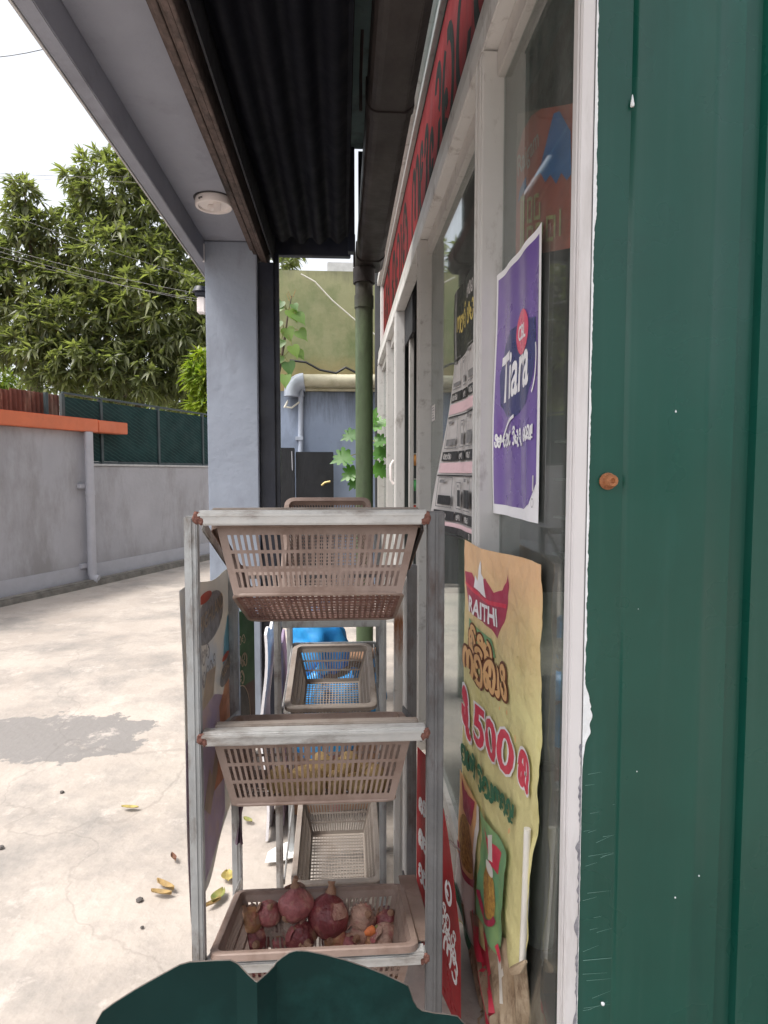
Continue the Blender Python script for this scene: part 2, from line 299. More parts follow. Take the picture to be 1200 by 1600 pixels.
mr6 = node(m, 'MapRange'); mr6.inputs[1].default_value = .66; mr6.inputs[2].default_value = .72; mr6.inputs[4].default_value = .55; t.links.new(n6.outputs['Fac'], mr6.inputs[0]); mixin(m, mr6.outputs[0], (.20, .175, .155))

# hairline cracks
nd = node(m, 'TexNoise'); nd.inputs['Scale'].default_value = 1.6; nd.inputs['Detail'].default_value = 5; t.links.new(tc.outputs['Object'], nd.inputs['Vector'])
vm = node(m, 'VectorMath'); vm.operation = 'MULTIPLY_ADD'; t.links.new(nd.outputs['Color'], vm.inputs[0]); vm.inputs[1].default_value = (.9, .9, 0); t.links.new(tc.outputs['Object'], vm.inputs[2])
vo = node(m, 'TexVoronoi'); vo.feature = 'DISTANCE_TO_EDGE'; vo.inputs['Scale'].default_value = .42; t.links.new(vm.outputs[0], vo.inputs['Vector'])
mrc = node(m, 'MapRange'); mrc.inputs[1].default_value = .0038; mrc.inputs[2].default_value = .001; mrc.inputs[4].default_value = .20; t.links.new(vo.outputs['Distance'], mrc.inputs[0]); mixin(m, mrc.outputs[0], (.12, .105, .095))
# damp rising from the foot of the lane wall
m = MATS['wall_paint']; inv = node(m, 'Math'); inv.operation = 'SUBTRACT'; inv.inputs[0].default_value = 1; m.node_tree.links.new(height_mask(m, .12, .42, 2.2, .45, (1, 1, .5)), inv.inputs[1])
sc2 = node(m, 'Math'); sc2.operation = 'MULTIPLY'; sc2.inputs[1].default_value = .6; m.node_tree.links.new(inv.outputs[0], sc2.inputs[0]); mixin(m, sc2.outputs[0], (.235, .225, .215))
# faint dusty runs on the green sheet
m = MATS['green_sheet']; tcg = node(m, 'TexCoord'); mpg = node(m, 'Mapping'); mpg.inputs['Scale'].default_value = (26, 1, 1.1); m.node_tree.links.new(tcg.outputs['Object'], mpg.inputs[0])
ng = node(m, 'TexNoise'); ng.inputs['Scale'].default_value = 1.5; ng.inputs['Detail'].default_value = 6; m.node_tree.links.new(mpg.outputs[0], ng.inputs['Vector'])
mg = node(m, 'MapRange'); mg.inputs[1].default_value = .52; mg.inputs[2].default_value = .8; mg.inputs[4].default_value = .06; m.node_tree.links.new(ng.outputs['Fac'], mg.inputs[0]); mixin(m, mg.outputs[0], (.12, .19, .17))
mat('net_dark', (.03, .035, .035), .6, var=.5, scale=60, col2=(.10, .11, .11), stretch=(1, 1, 8), bump=.8, bump_scale=70)

# ------------------------------------------------------------------ mesh helpers
class MB:
    def __init__(s): s.v = []; s.f = []; s.smooth = False
    def add(s, vs, fs):
        o = len(s.v); s.v += [tuple(p) for p in vs]; s.f += [tuple(i + o for i in f) for f in fs]; return s
    def box(s, x0, x1, y0, y1, z0, z1):
        return s.add([(x0, y0, z0), (x1, y0, z0), (x1, y1, z0), (x0, y1, z0), (x0, y0, z1), (x1, y0, z1), (x1, y1, z1), (x0, y1, z1)],
                     [(0, 3, 2, 1), (4, 5, 6, 7), (0, 1, 5, 4), (1, 2, 6, 5), (2, 3, 7, 6), (3, 0, 4, 7)])
    def bar(s, a, b, w, h, up=(0, 0, 1)):
        """box beam from a to b, w across and h along up"""
        a, b = Vector(a), Vector(b); d = (b - a).normalized(); sd = d.cross(Vector(up))
        if sd.length < 1e-4: sd = d.cross(Vector((0, 1, 0)))
        sd.normalize(); u = sd.cross(d); p = []
        for q in (a, b):
            for i, j in ((-1, -1), (1, -1), (1, 1), (-1, 1)): p.append(q + sd * (i * w / 2) + u * (j * h / 2))
        return s.add(p, [(3, 2, 1, 0), (4, 5, 6, 7), (0, 1, 5, 4), (1, 2, 6, 5), (2, 3, 7, 6), (3, 0, 4, 7)])
    def tube(s, pts, r, n=12, cap=True):
        pts = [Vector(p) for p in pts]; rr = r if hasattr(r, '__len__') else [r] * len(pts); vs = []; fs = []
        ref = None
        for i, p in enumerate(pts):
            d = (pts[min(i + 1, len(pts) - 1)] - pts[max(i - 1, 0)]).normalized()
            if ref is None: ref = Vector((0, 0, 1)) if abs(d.z) < .9 else Vector((1, 0, 0))
            a = d.cross(ref).normalized(); b = a.cross(d).normalized(); ref = b if abs(b.dot(d)) < .99 else ref
            for k in range(n):
                t_ = 2 * math.pi * k / n; vs.append(p + a * (rr[i] * math.cos(t_)) + b * (rr[i] * math.sin(t_)))
        for i in range(len(pts) - 1):
            for k in range(n): fs.append((i * n + k, i * n + (k + 1) % n, (i + 1) * n + (k + 1) % n, (i + 1) * n + k))
        if cap: fs.append(tuple(range(n - 1, -1, -1))); fs.append(tuple((len(pts) - 1) * n + k for k in range(n)))
        s.smooth = True; return s.add(vs, fs)
    def lathe(s, prof, c=(0, 0, 0), n=24):
        vs = []; fs = []
        for r_, z in prof:
            for k in range(n): t_ = 2 * math.pi * k / n; vs.append((c[0] + r_ * math.cos(t_), c[1] + r_ * math.sin(t_), c[2] + z))
        for i in range(len(prof) - 1):
            for k in range(n): fs.append((i * n + k, i * n + (k + 1) % n, (i + 1) * n + (k + 1) % n, (i + 1) * n + k))
        if prof[0][0] > 1e-6: fs.append(tuple(range(n - 1, -1, -1)))
        if prof[-1][0] > 1e-6: fs.append(tuple((len(prof) - 1) * n + k for k in range(n)))
        s.smooth = True; return s.add(vs, fs)
    def prism(s, poly, axis, a, b):
        """extrude a 2-D outline along an axis: axis 'y' takes (x,z), 'x' takes (y,z), 'z' takes (x,y)"""
        P = {'y': lambda u, v, q: (u, q, v), 'x': lambda u, v, q: (q, u, v), 'z': lambda u, v, q: (u, v, q)}[axis]
        n = len(poly); vs = [P(u, v, a) for u, v in poly] + [P(u, v, b) for u, v in poly]
        return s.add(vs, [tuple(range(n - 1, -1, -1)), tuple(range(n, 2 * n))] + [(i, (i + 1) % n, n + (i + 1) % n, n + i) for i in range(n)])
    def grid(s, fn, nu, nv):
        vs = [fn(i / nu, j / nv) for j in range(nv + 1) for i in range(nu + 1)]
        fs = [(j * (nu + 1) + i, j * (nu + 1) + i + 1, (j + 1) * (nu + 1) + i + 1, (j + 1) * (nu + 1) + i) for j in range(nv) for i in range(nu)]
        return s.add(vs, fs)
    def mesh(s, name, m, bevel=0, solid=0, smooth=None, weld=False):
        me = bpy.data.meshes.new(name); me.from_pydata(s.v, [], s.f)
        bm = bmesh.new(); bm.from_mesh(me)
        if weld: bmesh.ops.remove_doubles(bm, verts=bm.verts, dist=1e-5)
        bmesh.ops.recalc_face_normals(bm, faces=bm.faces)
        if solid: bmesh.ops.solidify(bm, geom=bm.faces[:], thickness=solid)
        if bevel: bmesh.ops.bevel(bm, geom=[e for e in bm.edges if len(e.link_faces) == 2 and e.calc_face_angle(0) > .5], offset=bevel, segments=2, affect='EDGES', clamp_overlap=True)
        bm.to_mesh(me); bm.free()
        me.materials.append(MATS[m])
        sm = s.smooth if smooth is None else smooth
        if sm:
            me.polygons.foreach_set('use_smooth', [True] * len(me.polygons))
            me.set_sharp_from_angle(angle=R(40))
        return me
    def build(s, name, m, parent=None, **k): return link(name, s.mesh(name, m, **k), parent)
def link(name, me, parent=None):
    o = bpy.data.objects.new(name, me); COL.objects.link(o)
    if parent is not None:
        o.parent = parent
        top = parent
        if parent.type == 'EMPTY' and not parent.get('local'): o.location = -Vector(parent.location)
    return o
def tag(o, label=None, cat=None, group=None, kind=None):
    if label: o['label'] = label
    if cat: o['category'] = cat
    if group: o['group'] = group
    if kind: o['kind'] = kind
    return o
def thing(name, label, cat, loc=(0, 0, 0), group=None, local=False):
    """an Empty at the thing's base; parts are built in world space unless local"""
    o = bpy.data.objects.new(name, None); COL.objects.link(o); o.location = loc; o.empty_display_size = .1
    if local: o['local'] = 1
    return tag(o, label, cat, group)
def copy_tree(o, parent=None):
    c = o.copy(); COL.objects.link(c)
    if parent is not None: c.parent = parent
    for ch in [q for q in COL.objects if q.parent == o]: copy_tree(ch, c)
    return c
def struct(o): o['kind'] = 'structure'; return o

# ---- printing on sheets: flat shapes in sheet metres laid on a curved surface
def subdiv(vs, fs, L):
    me = bpy.data.meshes.new('tmp'); me.from_pydata([(x, y, 0) for x, y in vs], [], fs); bm = bmesh.new(); bm.from_mesh(me); bpy.data.meshes.remove(me)
    bmesh.ops.triangulate(bm, faces=bm.faces)
    for _ in range(5):
        es = [e for e in bm.edges if e.calc_length() > L]
        if not es: break
        bmesh.ops.subdivide_edges(bm, edges=es, cuts=1); bmesh.ops.triangulate(bm, faces=bm.faces)
    bm.verts.index_update()
    out = ([(v.co.x, v.co.y) for v in bm.verts], [tuple(v.index for v in f.verts) for f in bm.faces]); bm.free(); return out
_tc = {}
def text2d(body, size, x=0, y=0, bold=0., shear=0., sx=1., align='LEFT', rot=0.):
    cu = bpy.data.curves.new('t', 'FONT'); cu.body = body; cu.size = size; cu.offset = bold; cu.shear = shear; cu.align_x = align; cu.resolution_u = 3
    o = bpy.data.objects.new('t', cu); COL.objects.link(o)
    dg = bpy.context.evaluated_depsgraph_get(); me = bpy.data.meshes.new_from_object(o.evaluated_get(dg))
    c, s_ = math.cos(rot), math.sin(rot)
    vs = [(x + v.co.x * sx * c - v.co.y * s_, y + v.co.x * sx * s_ + v.co.y * c) for v in me.vertices]; fs = [tuple(p.vertices) for p in me.polygons]
    bpy.data.objects.remove(o); bpy.data.curves.remove(cu); bpy.data.meshes.remove(me)
    return vs, fs
def rect(x0, y0, x1, y1): return [(x0, y0), (x1, y0), (x1, y1), (x0, y1)], [(0, 1, 2, 3)]
def poly(pts): return list(pts), [tuple(range(len(pts)))]
def ell(cx, cy, rx, ry, n=28, rot=0): 
    c, s_ = math.cos(rot), math.sin(rot)
    return poly([(cx + rx * math.cos(t) * c - ry * math.sin(t) * s_, cy + rx * math.cos(t) * s_ + ry * math.sin(t) * c) for t in [2 * math.pi * k / n for k in range(n)]])
def ring(cx, cy, rx, ry, w_, n=28): 
    vs = []; fs = []
    for k in range(n):
        t = 2 * math.pi * k / n; vs += [(cx + rx * math.cos(t), cy + ry * math.sin(t)), (cx + (rx - w_) * math.cos(t), cy + (ry - w_) * math.sin(t))]
    for k in range(n): a = 2 * k; b = 2 * ((k + 1) % n); fs.append((a, b, b + 1, a + 1))
    return vs, fs
def ribbon(pts, w_):
    pts = [Vector((p[0], p[1])) for p in pts]; vs = []
    for i, p in enumerate(pts):
        d = (pts[min(i + 1, len(pts) - 1)] - pts[max(i - 1, 0)]); d = d.normalized() if d.length > 0 else Vector((1, 0)); n_ = Vector((-d.y, d.x)) * (w_ / 2)
        vs += [tuple(p + n_), tuple(p - n_)]
    return vs, [(2 * i, 2 * i + 1, 2 * i + 3, 2 * i + 2) for i in range(len(pts) - 1)]
def merge(*shapes):
    V = []; F = []
    for v, f in shapes: o = len(V); V += list(v); F += [tuple(i + o for i in q) for q in f]
    return V, F
class Sheet:
    """fn(u, v) in metres -> point; facing = rough outward direction"""
    def __init__(s, fn, parent, facing=(-1, 0, 0)): s.fn = fn; s.p = parent; s.face = Vector(facing); s.lay = 1
    def normal(s, u, v):
        e = .002; a = Vector(s.fn(u + e, v)) - Vector(s.fn(u - e, v)); b = Vector(s.fn(u, v + e)) - Vector(s.fn(u, v - e)); n = a.cross(b)
        if n.length < 1e-12: return s.face
        n.normalize(); return n if n.dot(s.face) > 0 else -n
    def print(s, name, m, shape, lift=None, L=.02, label=None):
        if lift is None: lift = .0006 * s.lay; s.lay += 1
        vs, fs = subdiv(*shape, L)
        mb = MB(); mb.add([Vector(s.fn(u, v)) + s.normal(u, v) * lift for u, v in vs], fs)
        me = bpy.data.meshes.new(name); me.from_pydata(mb.v, [], mb.f); me.materials.append(MATS[m]); me.polygons.foreach_set('use_smooth', [True] * len(me.polygons))
        o = link(name, me, s.p)
        if label: o['label'] = label
        return o
    def base(s, name, m, us, vs_, nu, nv, thick=.0012):
        mb = MB(); vv = []; 
        for side in (0, 1):
            for j in range(nv + 1):
                for i in range(nu + 1):
                    u = us[0] + (us[1] - us[0]) * i / nu; v = vs_[0] + (vs_[1] - vs_[0]) * j / nv
                    vv.append(Vector(s.fn(u, v)) - s.normal(u, v) * thick * side)
        n = (nu + 1) * (nv + 1); ff = []
        for j in range(nv):
            for i in range(nu):
                a = j * (nu + 1) + i; q = (a, a + 1, a + nu + 2, a + nu + 1); ff += [q, tuple(k + n for k in reversed(q))]
        W_ = nu + 1
        edge = [i for i in range(W_)] + [j * W_ + nu for j in range(1, nv + 1)] + [nv * W_ + i for i in range(nu - 1, -1, -1)] + [j * W_ for j in range(nv - 1, 0, -1)]
        for k in range(len(edge)): a, b = edge[k], edge[(k + 1) % len(edge)]; ff.append((a, b, b + n, a + n))
        mb.add(vv, ff); mb.smooth = True
        return mb.build(name, m, s.p)

# round letters of the local script, drawn as strokes in a unit box
def A(cx, cy, rx, ry, a0, a1, n=12): return [(cx + rx * math.cos(R(a0 + (a1 - a0) * k / n)), cy + ry * math.sin(R(a0 + (a1 - a0) * k / n))) for k in range(n + 1)]
GL = {
 'ra': (.75, [A(.38, .34, .32, .32, 130, -205, 18), A(.46, .80, .26, .22, 200, -40)]),
 'u': (.25, [A(.02, -.12, .18, .16, 120, 350)]),
 'ka': (1.15, [A(.24, .28, .18, .22, 0, 360, 14), A(.56, .42, .52, .52, 175, -10, 16), A(.82, .26, .24, .26, 40, -200, 14), [(.60, .92), (.60, .45)]]),
 'ta': (1.0, [A(.24, .40, .18, .2, 20, 330, 14), A(.52, .42, .45, .5, 160, -90, 18), [(.52, -.08), (.3, -.05), (.16, .05)]]),
 'na': (1.05, [A(.2, .42, .15, .18, 20, 340, 14), A(.45, .45, .40, .48, 150, 30), A(.72, .34, .28, .34, 110, -140, 14)]),
 'va': (.9, [A(.42, .42, .38, .44, 100, -240, 18), A(.24, .25, .13, .15, 0, 330)]),
 'da': (.8, [A(.40, .62, .32, .30, 170, -60), A(.40, .20, .32, .28, 90, -160)]),
 'ga': (1.1, [A(.28, .40, .26, .48, 215, -20, 16), A(.78, .40, .28, .48, 190, -60, 16)]),
 'sa': (1.1, [A(.18, .58, .14, .16, 0, 340), A(.40, .38, .38, .40, 170, 350, 14), A(.86, .50, .2, .40, 230, -30, 14)]),
 'pa': (1.0, [A(.18, .62, .14, .16, 0, 340), A(.45, .38, .42, .42, 170, 380, 16)]),
 'ma': (1.05, [A(.2, .66, .15, .16, 0, 340), A(.45, .36, .42, .40, 160, 380, 16), A(.80, .62, .16, .16, -90, 200)]),
 'ta2': (.9, [A(.42, .40, .36, .42, 70, 340, 16), [(.42, .82), (.60, .98), (.74, .86)]]),
 'aa': (.45, [[(.05, .9), (.25, .86), (.28, .2)], A(.16, .14, .14, .16, 20, -170)]),
 'i': (.0, [A(-.42, 1.08, .30, .16, 190, -30)]),
 'e': (.6, [A(.28, .48, .22, .42, 60, 330, 14), A(.30, .12, .14, .13, 0, 340)]),
 'ya': (1.1, [A(.2, .32, .16, .22, 0, 340), A(.50, .40, .46, .42, 180, 360, 14), A(.82, .68, .22, .22, -60, 160)]),
 'la': (1.0, [A(.22, .3, .18, .24, 0, 340), A(.50, .45, .46, .50, 165, -70, 18)]),
 ' ': (.55, []),
 '!': (.35, [[(.12, 1.0), (.12, .3)], [(.12, .12), (.12, 0)]]),
}
def _script2d(seq, size, x, y, w_=.13, sx=.85, rot=0.):
    cx = 0; shapes = []
    c, s_ = math.cos(rot), math.sin(rot)
    for g in seq:
        adv, st = GL[g]
        for pts in st:
            shapes.append(ribbon([(x + (cx + px) * sx * size * c - py * size * s_, y + (cx + px) * sx * size * s_ + py * size * c) for px, py in pts], w_ * size))
        cx += adv + .12
    return shapes
def script2d(seq, size, x, y, w_=.13, sx=.85, rot=0.):
    """strokes grouped letter by letter"""
    out = []; cx = 0; c, s_ = math.cos(rot), math.sin(rot)
    for g in seq:
        if GL[g][0] == 0 or g == 'u': out[-1] = out[-1] + _script2d([g], size, x + cx * sx * size * c, y + cx * sx * size * s_, w_, sx, rot)
        elif GL[g][1]: out.append(_script2d([g], size, x + cx * sx * size * c, y + cx * sx * size * s_, w_, sx, rot))
        cx += GL[g][0] + .12
    return out
def script_width(seq, size, sx=.85): return sum(GL[g][0] + .12 for g in seq) * sx * size
def print_strokes(sh, name, m, letters, L=.02):
    """one flat object per letter; strokes may cross, so each is lifted a hair above the last"""
    base = .0006 * sh.lay; sh.lay += 1
    for strokes in letters:
        V = []; F = []
        for i, shp in enumerate(strokes):
            vs, fs = subdiv(*shp, L); o = len(V)
            V += [Vector(sh.fn(u, v)) + sh.normal(u, v) * (base + .00006 * (i % 8)) for u, v in vs]; F += [tuple(k + o for k in f) for f in fs]
        me = bpy.data.meshes.new(name); me.from_pydata(V, [], F); me.materials.append(MATS[m]); link(name, me, sh.p)
def islands(shape):
    """split a text shape into its separate letters, a dot staying with the stem under it"""
    vs, fs = shape; par = list(range(len(vs)))
    def find(a):
        while par[a] != a: par[a] = par[par[a]]; a = par[a]
        return a
    for f in fs:
        for k in f[1:]: par[find(k)] = find(f[0])
    g = {}
    for f in fs: g.setdefault(find(f[0]), []).append(f)
    out = []
    for fl in g.values():
        ids = sorted({k for f in fl for k in f}); mp_ = {k: i for i, k in enumerate(ids)}; out.append(([vs[k] for k in ids], [tuple(mp_[k] for k in f) for f in fl]))
    return out
def print_text(sh, name, m, shape, L=.02):
    lay = sh.lay
    for s_ in islands(shape): sh.lay = lay; sh.print(name, m, s_, L=L)
# ------------------------------------------------------------------ ground
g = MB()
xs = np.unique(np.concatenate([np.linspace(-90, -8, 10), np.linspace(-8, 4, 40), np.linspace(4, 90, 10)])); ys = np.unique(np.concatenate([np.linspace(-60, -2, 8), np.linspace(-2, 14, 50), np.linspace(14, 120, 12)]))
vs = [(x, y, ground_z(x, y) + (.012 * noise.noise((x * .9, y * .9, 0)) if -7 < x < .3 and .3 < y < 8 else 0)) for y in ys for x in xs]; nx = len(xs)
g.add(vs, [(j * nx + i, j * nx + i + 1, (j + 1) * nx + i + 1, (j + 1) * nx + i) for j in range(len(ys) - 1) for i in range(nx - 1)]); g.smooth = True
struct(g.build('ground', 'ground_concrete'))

# ------------------------------------------------------------------ boundary wall on the far side of the lane
B0 = Vector((-3.35, 8.796, 0)); BD = Vector((.395, 1, 0)).normalized(); BN = Vector((BD.y, -BD.x, 0))     # BN faces the lane
def bw(s_, off, z): return B0 + BD * s_ + BN * off + Vector((0, 0, z))
def bbox(mb, s0, s1, o0, o1, z0, z1):
    p = [bw(s_, o, z) for z in (z0, z1) for s_, o in ((s0, o0), (s1, o0), (s1, o1), (s0, o1))]
    return mb.add(p, [(0, 3, 2, 1), (4, 5, 6, 7), (0, 1, 5, 4), (1, 2, 6, 5), (2, 3, 7, 6), (3, 0, 4, 7)])
ab = thing('lane_building', 'low grey rendered building with an orange roof edge beside the lane', 'building', bw(-3, 0, 0))
bbox(MB(), -7, 0, -3.0, 0, 0, 2.03).build('wall', 'wall_paint', ab, bevel=.006)
bbox(MB(), -7, .02, 0, .014, .0, .27).build('skirting', 'pipe_grey', ab, bevel=.005)
rf = MB(); bbox(rf, -7, .05, -3.2, .10, 2.03, 2.20); rf.build('roof_edge', 'orange_paint', ab, bevel=.008)
rf = MB(); bbox(rf, .055, .62, -.28, .10, 2.035, 2.195); rf.build('roof_edge', 'orange_paint', ab, bevel=.008)
bwall = thing('boundary_wall', 'plain grey rendered boundary wall running back behind the column', 'wall', bw(4, 0, 0))
bbox(MB(), .004, 9, -.2, -.006, 0, 1.585).build('wall', 'wall_paint', bwall, bevel=.008)
bbox(MB(), .025, 9, -.006, .010, .0, .27).build('skirting', 'pipe_grey', bwall, bevel=.005)
bbox(MB(), .004, 9, -.22, .012, 1.586, 1.615).build('coping', 'lip_edge', bwall, bevel=.004)
kb = MB(); bbox(kb, -7, 9, .016, .16, -.02, .085); struct(kb.build('kerb', 'kerb_stone', bevel=.02))
dp = thing('wall_drainpipe', 'light grey drainpipe fixed to the corner of the grey building', 'drainpipe', bw(-.12, .08, 0))
MB().tube([bw(-.12, .085, z) for z in (.16, .6, 1.25)], .055, 16).build('pipe', 'pipe_grey', dp)
MB().tube([bw(-.12, .085, z) for z in (1.20, 1.26)], .063, 16).build('socket', 'pipe_grey', dp)
MB().tube([bw(-.12, .085, z) for z in (1.255, 1.6, 2.028)], .055, 16).build('pipe', 'pipe_grey', dp)
MB().tube([bw(-.12, .085, .30), bw(-.12, .085, .16), bw(-.115, .10, .10), bw(-.09, .16, .085)], .06, 16).build('shoe', 'pipe_grey', dp)
for z in (.27, 1.32):
    b_ = MB(); bbox(b_, -.26, -.15, .0, .05, z - .03, z + .03); b_.build('bracket', 'pipe_grey', dp, bevel=.005)

fen = thing('mesh_fence', 'dark green mesh fence with posts on top of the grey boundary wall', 'fence', bw(3, -.1, 1.62))
fs_ = [-.35, .32, 1.55, 2.75, 4.1, 5.5, 7, 9]
for i, s_ in enumerate(fs_):
    b_ = MB(); bbox(b_, s_ - .025, s_ + .025, -.13, -.08, 1.617, 2.50); b_.build('post', 'fence_post', fen, bevel=.004)
for a, b in zip(fs_[:-1], fs_[1:]):
    b_ = MB(); bbox(b_, a + .027, b - .027, -.112, -.10, 1.65, 2.47); b_.build('mesh_panel', 'fence_mesh', fen)
b_ = MB(); bbox(b_, fs_[0], 9, -.125, -.085, 2.503, 2.53); b_.build('rail', 'fence_post', fen, bevel=.004)
b_ = MB(); bbox(b_, .025, 9, -.12, -.09, 1.618, 1.648); b_.build('rail', 'fence_post', fen)
rs = thing('rusty_sheet_fence', 'rusty corrugated sheets standing behind the orange roof edge', 'fence', bw(-3, -1.2, 0))
for k in range(6):
    mb = MB(); s0 = -4.6 + k * .86
    mb.grid(lambda u, v: bw(s0 + u * .84, -1.0 + .018 * math.sin(u * 2 * math.pi * 11) - .03 * (k % 2), v * (2.56 + .03 * (k % 3))), 66, 1); mb.smooth = True
    mb.build('sheet', 'rust_sheet', rs, solid=.002)
for k in range(3): b_ = MB(); bbox(b_, -3.6 + 1.9 * k, -3.55 + 1.9 * k, -.97, -.93, 0, 2.62); b_.build('post', 'fence_post', rs)

# ------------------------------------------------------------------ canopy with its column
cp = thing('shop_canopy', 'blue grey concrete canopy with a square column and dark steel opening', 'canopy', (-.63, 3.95, 0))
Y0, Y1 = .15, 4.10
MB().box(-.782, -.487, 3.8, 4.1, -.1, 2.82).build('column', 'column_paint', cp, bevel=.006)
MB().box(-.838, -.785, Y0, 4.105, 2.704, 2.98).build('lip', 'soffit_paint', cp, bevel=.003)
MB().box(-.846, -.8385, Y0, 4.105, 2.700, 2.98).build('lip_edge', 'lip_edge', cp)
MB().box(-.7845, -.40, Y0, 4.103, 2.823, 2.98).build('soffit', 'soffit_paint', cp, bevel=.003)
MB().box(-.846, -.40, Y0, 4.105, 2.983, 3.395).build('roof_slab', 'roof_top', cp)  # made taller out of view to block sky reflected in the glass
tw = MB()
for i, (x0, x1, z0, z1) in enumerate(((-.525, -.507, 2.77, 2.821), (-.506, -.488, 2.748, 2.821), (-.487, -.470, 2.752, 2.821), (-.469, -.447, 2.722, 2.821), (-.446, -.432, 2.715, 2.821))):
    MB().box(x0, x1, Y0, 4.0 - .03 * (4 - i), z0, z1).build('trim_strip', 'trim_wood', cp, bevel=.002)
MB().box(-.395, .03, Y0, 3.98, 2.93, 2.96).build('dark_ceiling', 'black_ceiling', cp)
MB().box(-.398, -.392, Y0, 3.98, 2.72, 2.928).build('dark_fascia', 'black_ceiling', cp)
MB().box(-.484, -.395, 3.84, 3.93, -.1, 2.72).build('steel_post', 'navy_steel', cp, bevel=.004)
MB().box(-.396, -.368, 3.86, 3.90, -.1, 2.78).build('steel_post_flange', 'navy_steel', cp, bevel=.003)
MB().box(-.484, .055, 3.935, 3.99, 2.795, 2.93).build('steel_beam', 'navy_steel', cp, bevel=.004)
MB().box(.038, .078, 3.86, 3.93, 2.80, 3.395).build('steel_hanger', 'navy_steel', cp, bevel=.003)
MB().tube([(-.786, 3.797, 2.70), (-.786, 3.797, 2.80)], .006, 8).build('conduit', 'white_print', cp)
MB().box(.101, .265, 3.91, 3.95, 2.98, 3.395).build('glare_blocker', 'navy_steel', cp)  # added panel that narrows the sky gap and its glare in the glass
us = thing('upper_slab', 'turquoise painted slab edge high above the roof gutter', 'slab', (.2, 2, 3.4))
MB().box(-.83, .30, -.3, 3.9, 3.40, 3.55).build('soffit', 'turquoise_paint', us, bevel=.004)  # left part added unseen over the canopy, blocking sky from the glass reflection

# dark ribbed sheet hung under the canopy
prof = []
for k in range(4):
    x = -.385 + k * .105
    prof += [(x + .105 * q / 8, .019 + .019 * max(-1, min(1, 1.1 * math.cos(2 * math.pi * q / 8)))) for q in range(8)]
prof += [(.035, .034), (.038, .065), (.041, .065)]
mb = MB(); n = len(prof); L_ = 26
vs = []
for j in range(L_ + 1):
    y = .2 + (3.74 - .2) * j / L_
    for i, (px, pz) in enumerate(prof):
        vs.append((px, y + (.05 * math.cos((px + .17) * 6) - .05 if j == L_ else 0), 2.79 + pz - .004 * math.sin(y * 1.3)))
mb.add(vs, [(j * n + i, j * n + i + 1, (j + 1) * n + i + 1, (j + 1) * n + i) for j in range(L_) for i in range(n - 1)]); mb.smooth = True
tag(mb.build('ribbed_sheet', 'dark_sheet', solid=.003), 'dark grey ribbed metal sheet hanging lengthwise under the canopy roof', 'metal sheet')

# ceiling lamp holder
c = at(334, 311, 1.0); c = at(334, 311, 1.323 / (c.z - 1.5)); c.z = 2.823
lh = thing('ceiling_lamp_base', 'round white plastic lamp base without bulb on the blue grey soffit', 'lamp base', c)
MB().lathe([(.070, 0), (.086, -.002), (.088, -.012), (.088, -.036), (.085, -.040), (.074, -.040), (.072, -.030), (0, -.030)], c, 40).build('dish', 'lamp_white', lh)
MB().lathe([(.082, .001), (.096, -.001), (.094, -.004), (.082, -.0045)], c, 40).build('backing_ring', 'print_dark', lh)
MB().box(c.x - .028, c.x + .020, c.y - .012, c.y + .012, c.z - .048, c.z - .0305).build('socket_block', 'lamp_white', lh, bevel=.003)
MB().box(c.x + .008, c.x + .030, c.y - .055, c.y - .048, c.z - .088, c.z - .031).build('clip', 'lamp_white', lh, bevel=.002)
MB().box(c.x + .020, c.x + .042, c.y - .056, c.y - .050, c.z - .078, c.z - .0315).build('clip', 'lamp_white', lh, bevel=.002)
sh = Sheet(lambda u, v: (c.x + .0884 * math.sin(u / .088 - .50), c.y - .0884 * math.cos(u / .088 - .50), c.z - .030 + v), lh, (0, -1, 0))
sh.print('lettering', 'print_dark', text2d('apx', .018, -.020, .002, bold=.0006), lift=.0004)

wl = thing('wall_lantern', 'small black lantern with a white lens on the side of the column', 'lantern', at(314, 470, 3.95))
q = at(314, 470, 3.95)
MB().box(q.x - .03, q.x + .05, 3.92, 3.98, q.z + .02, q.z + .05).build('cap', 'navy_steel', wl, bevel=.006)
MB().lathe([(.02, .05), (.05, .06), (.035, .09), (0, .095)], (q.x, 3.95, q.z - .01), 16).build('hood', 'navy_steel', wl)
MB().box(q.x - .02, q.x + .028, 3.925, 3.975, q.z - .075, q.z + .018).build('lens', 'lamp_white', wl, bevel=.006)

# ------------------------------------------------------------------ gutter and downpipe
gu = thing('roof_gutter', 'dark brown box gutter running along above the shop window', 'gutter', (.17, 2.5, 2.85))
def gut(y0, y1, r_=0):
    pr = []
    cx_, hw, top = .184, .086 + r_, 2.97
    pr = [(cx_ - hw, top), (cx_ - hw, 2.885 - r_)] + [(cx_ - hw + .045 - .045 * math.cos(t), 2.885 - r_ - .04 * math.sin(t)) for t in (.4, .8, 1.2, 1.57)] + [(cx_ + hw - .03, 2.845 - r_), (cx_ + hw, 2.87), (cx_ + hw, top)]
    return MB().prism(pr, 'y', y0, y1)
ys_ = [-.2, 1.2, 2.50, 4.16]
for a, b in zip(ys_[:-1], ys_[1:]): o = gut(a + .002, b - .002).build('channel', 'gutter_brown', gu, bevel=.003)
for y in ys_[1:3]: gut(y - .028, y + .028, .005).build('joint_collar', 'gutter_brown', gu, bevel=.002)
gut(4.162, 4.40, .006).build('outlet_box', 'gutter_brown', gu, bevel=.005)
MB().tube([(.075, 2.52, 2.87), (.074, 2.5, 2.98), (.078, 2.42, 3.10)], .006, 8).build('strap', 'gutter_brown', gu)
MB().tube([(.080, 4.15, 2.80), (.080, 4.15, 3.0)], .007, 8).build('strap', 'gutter_brown', gu)
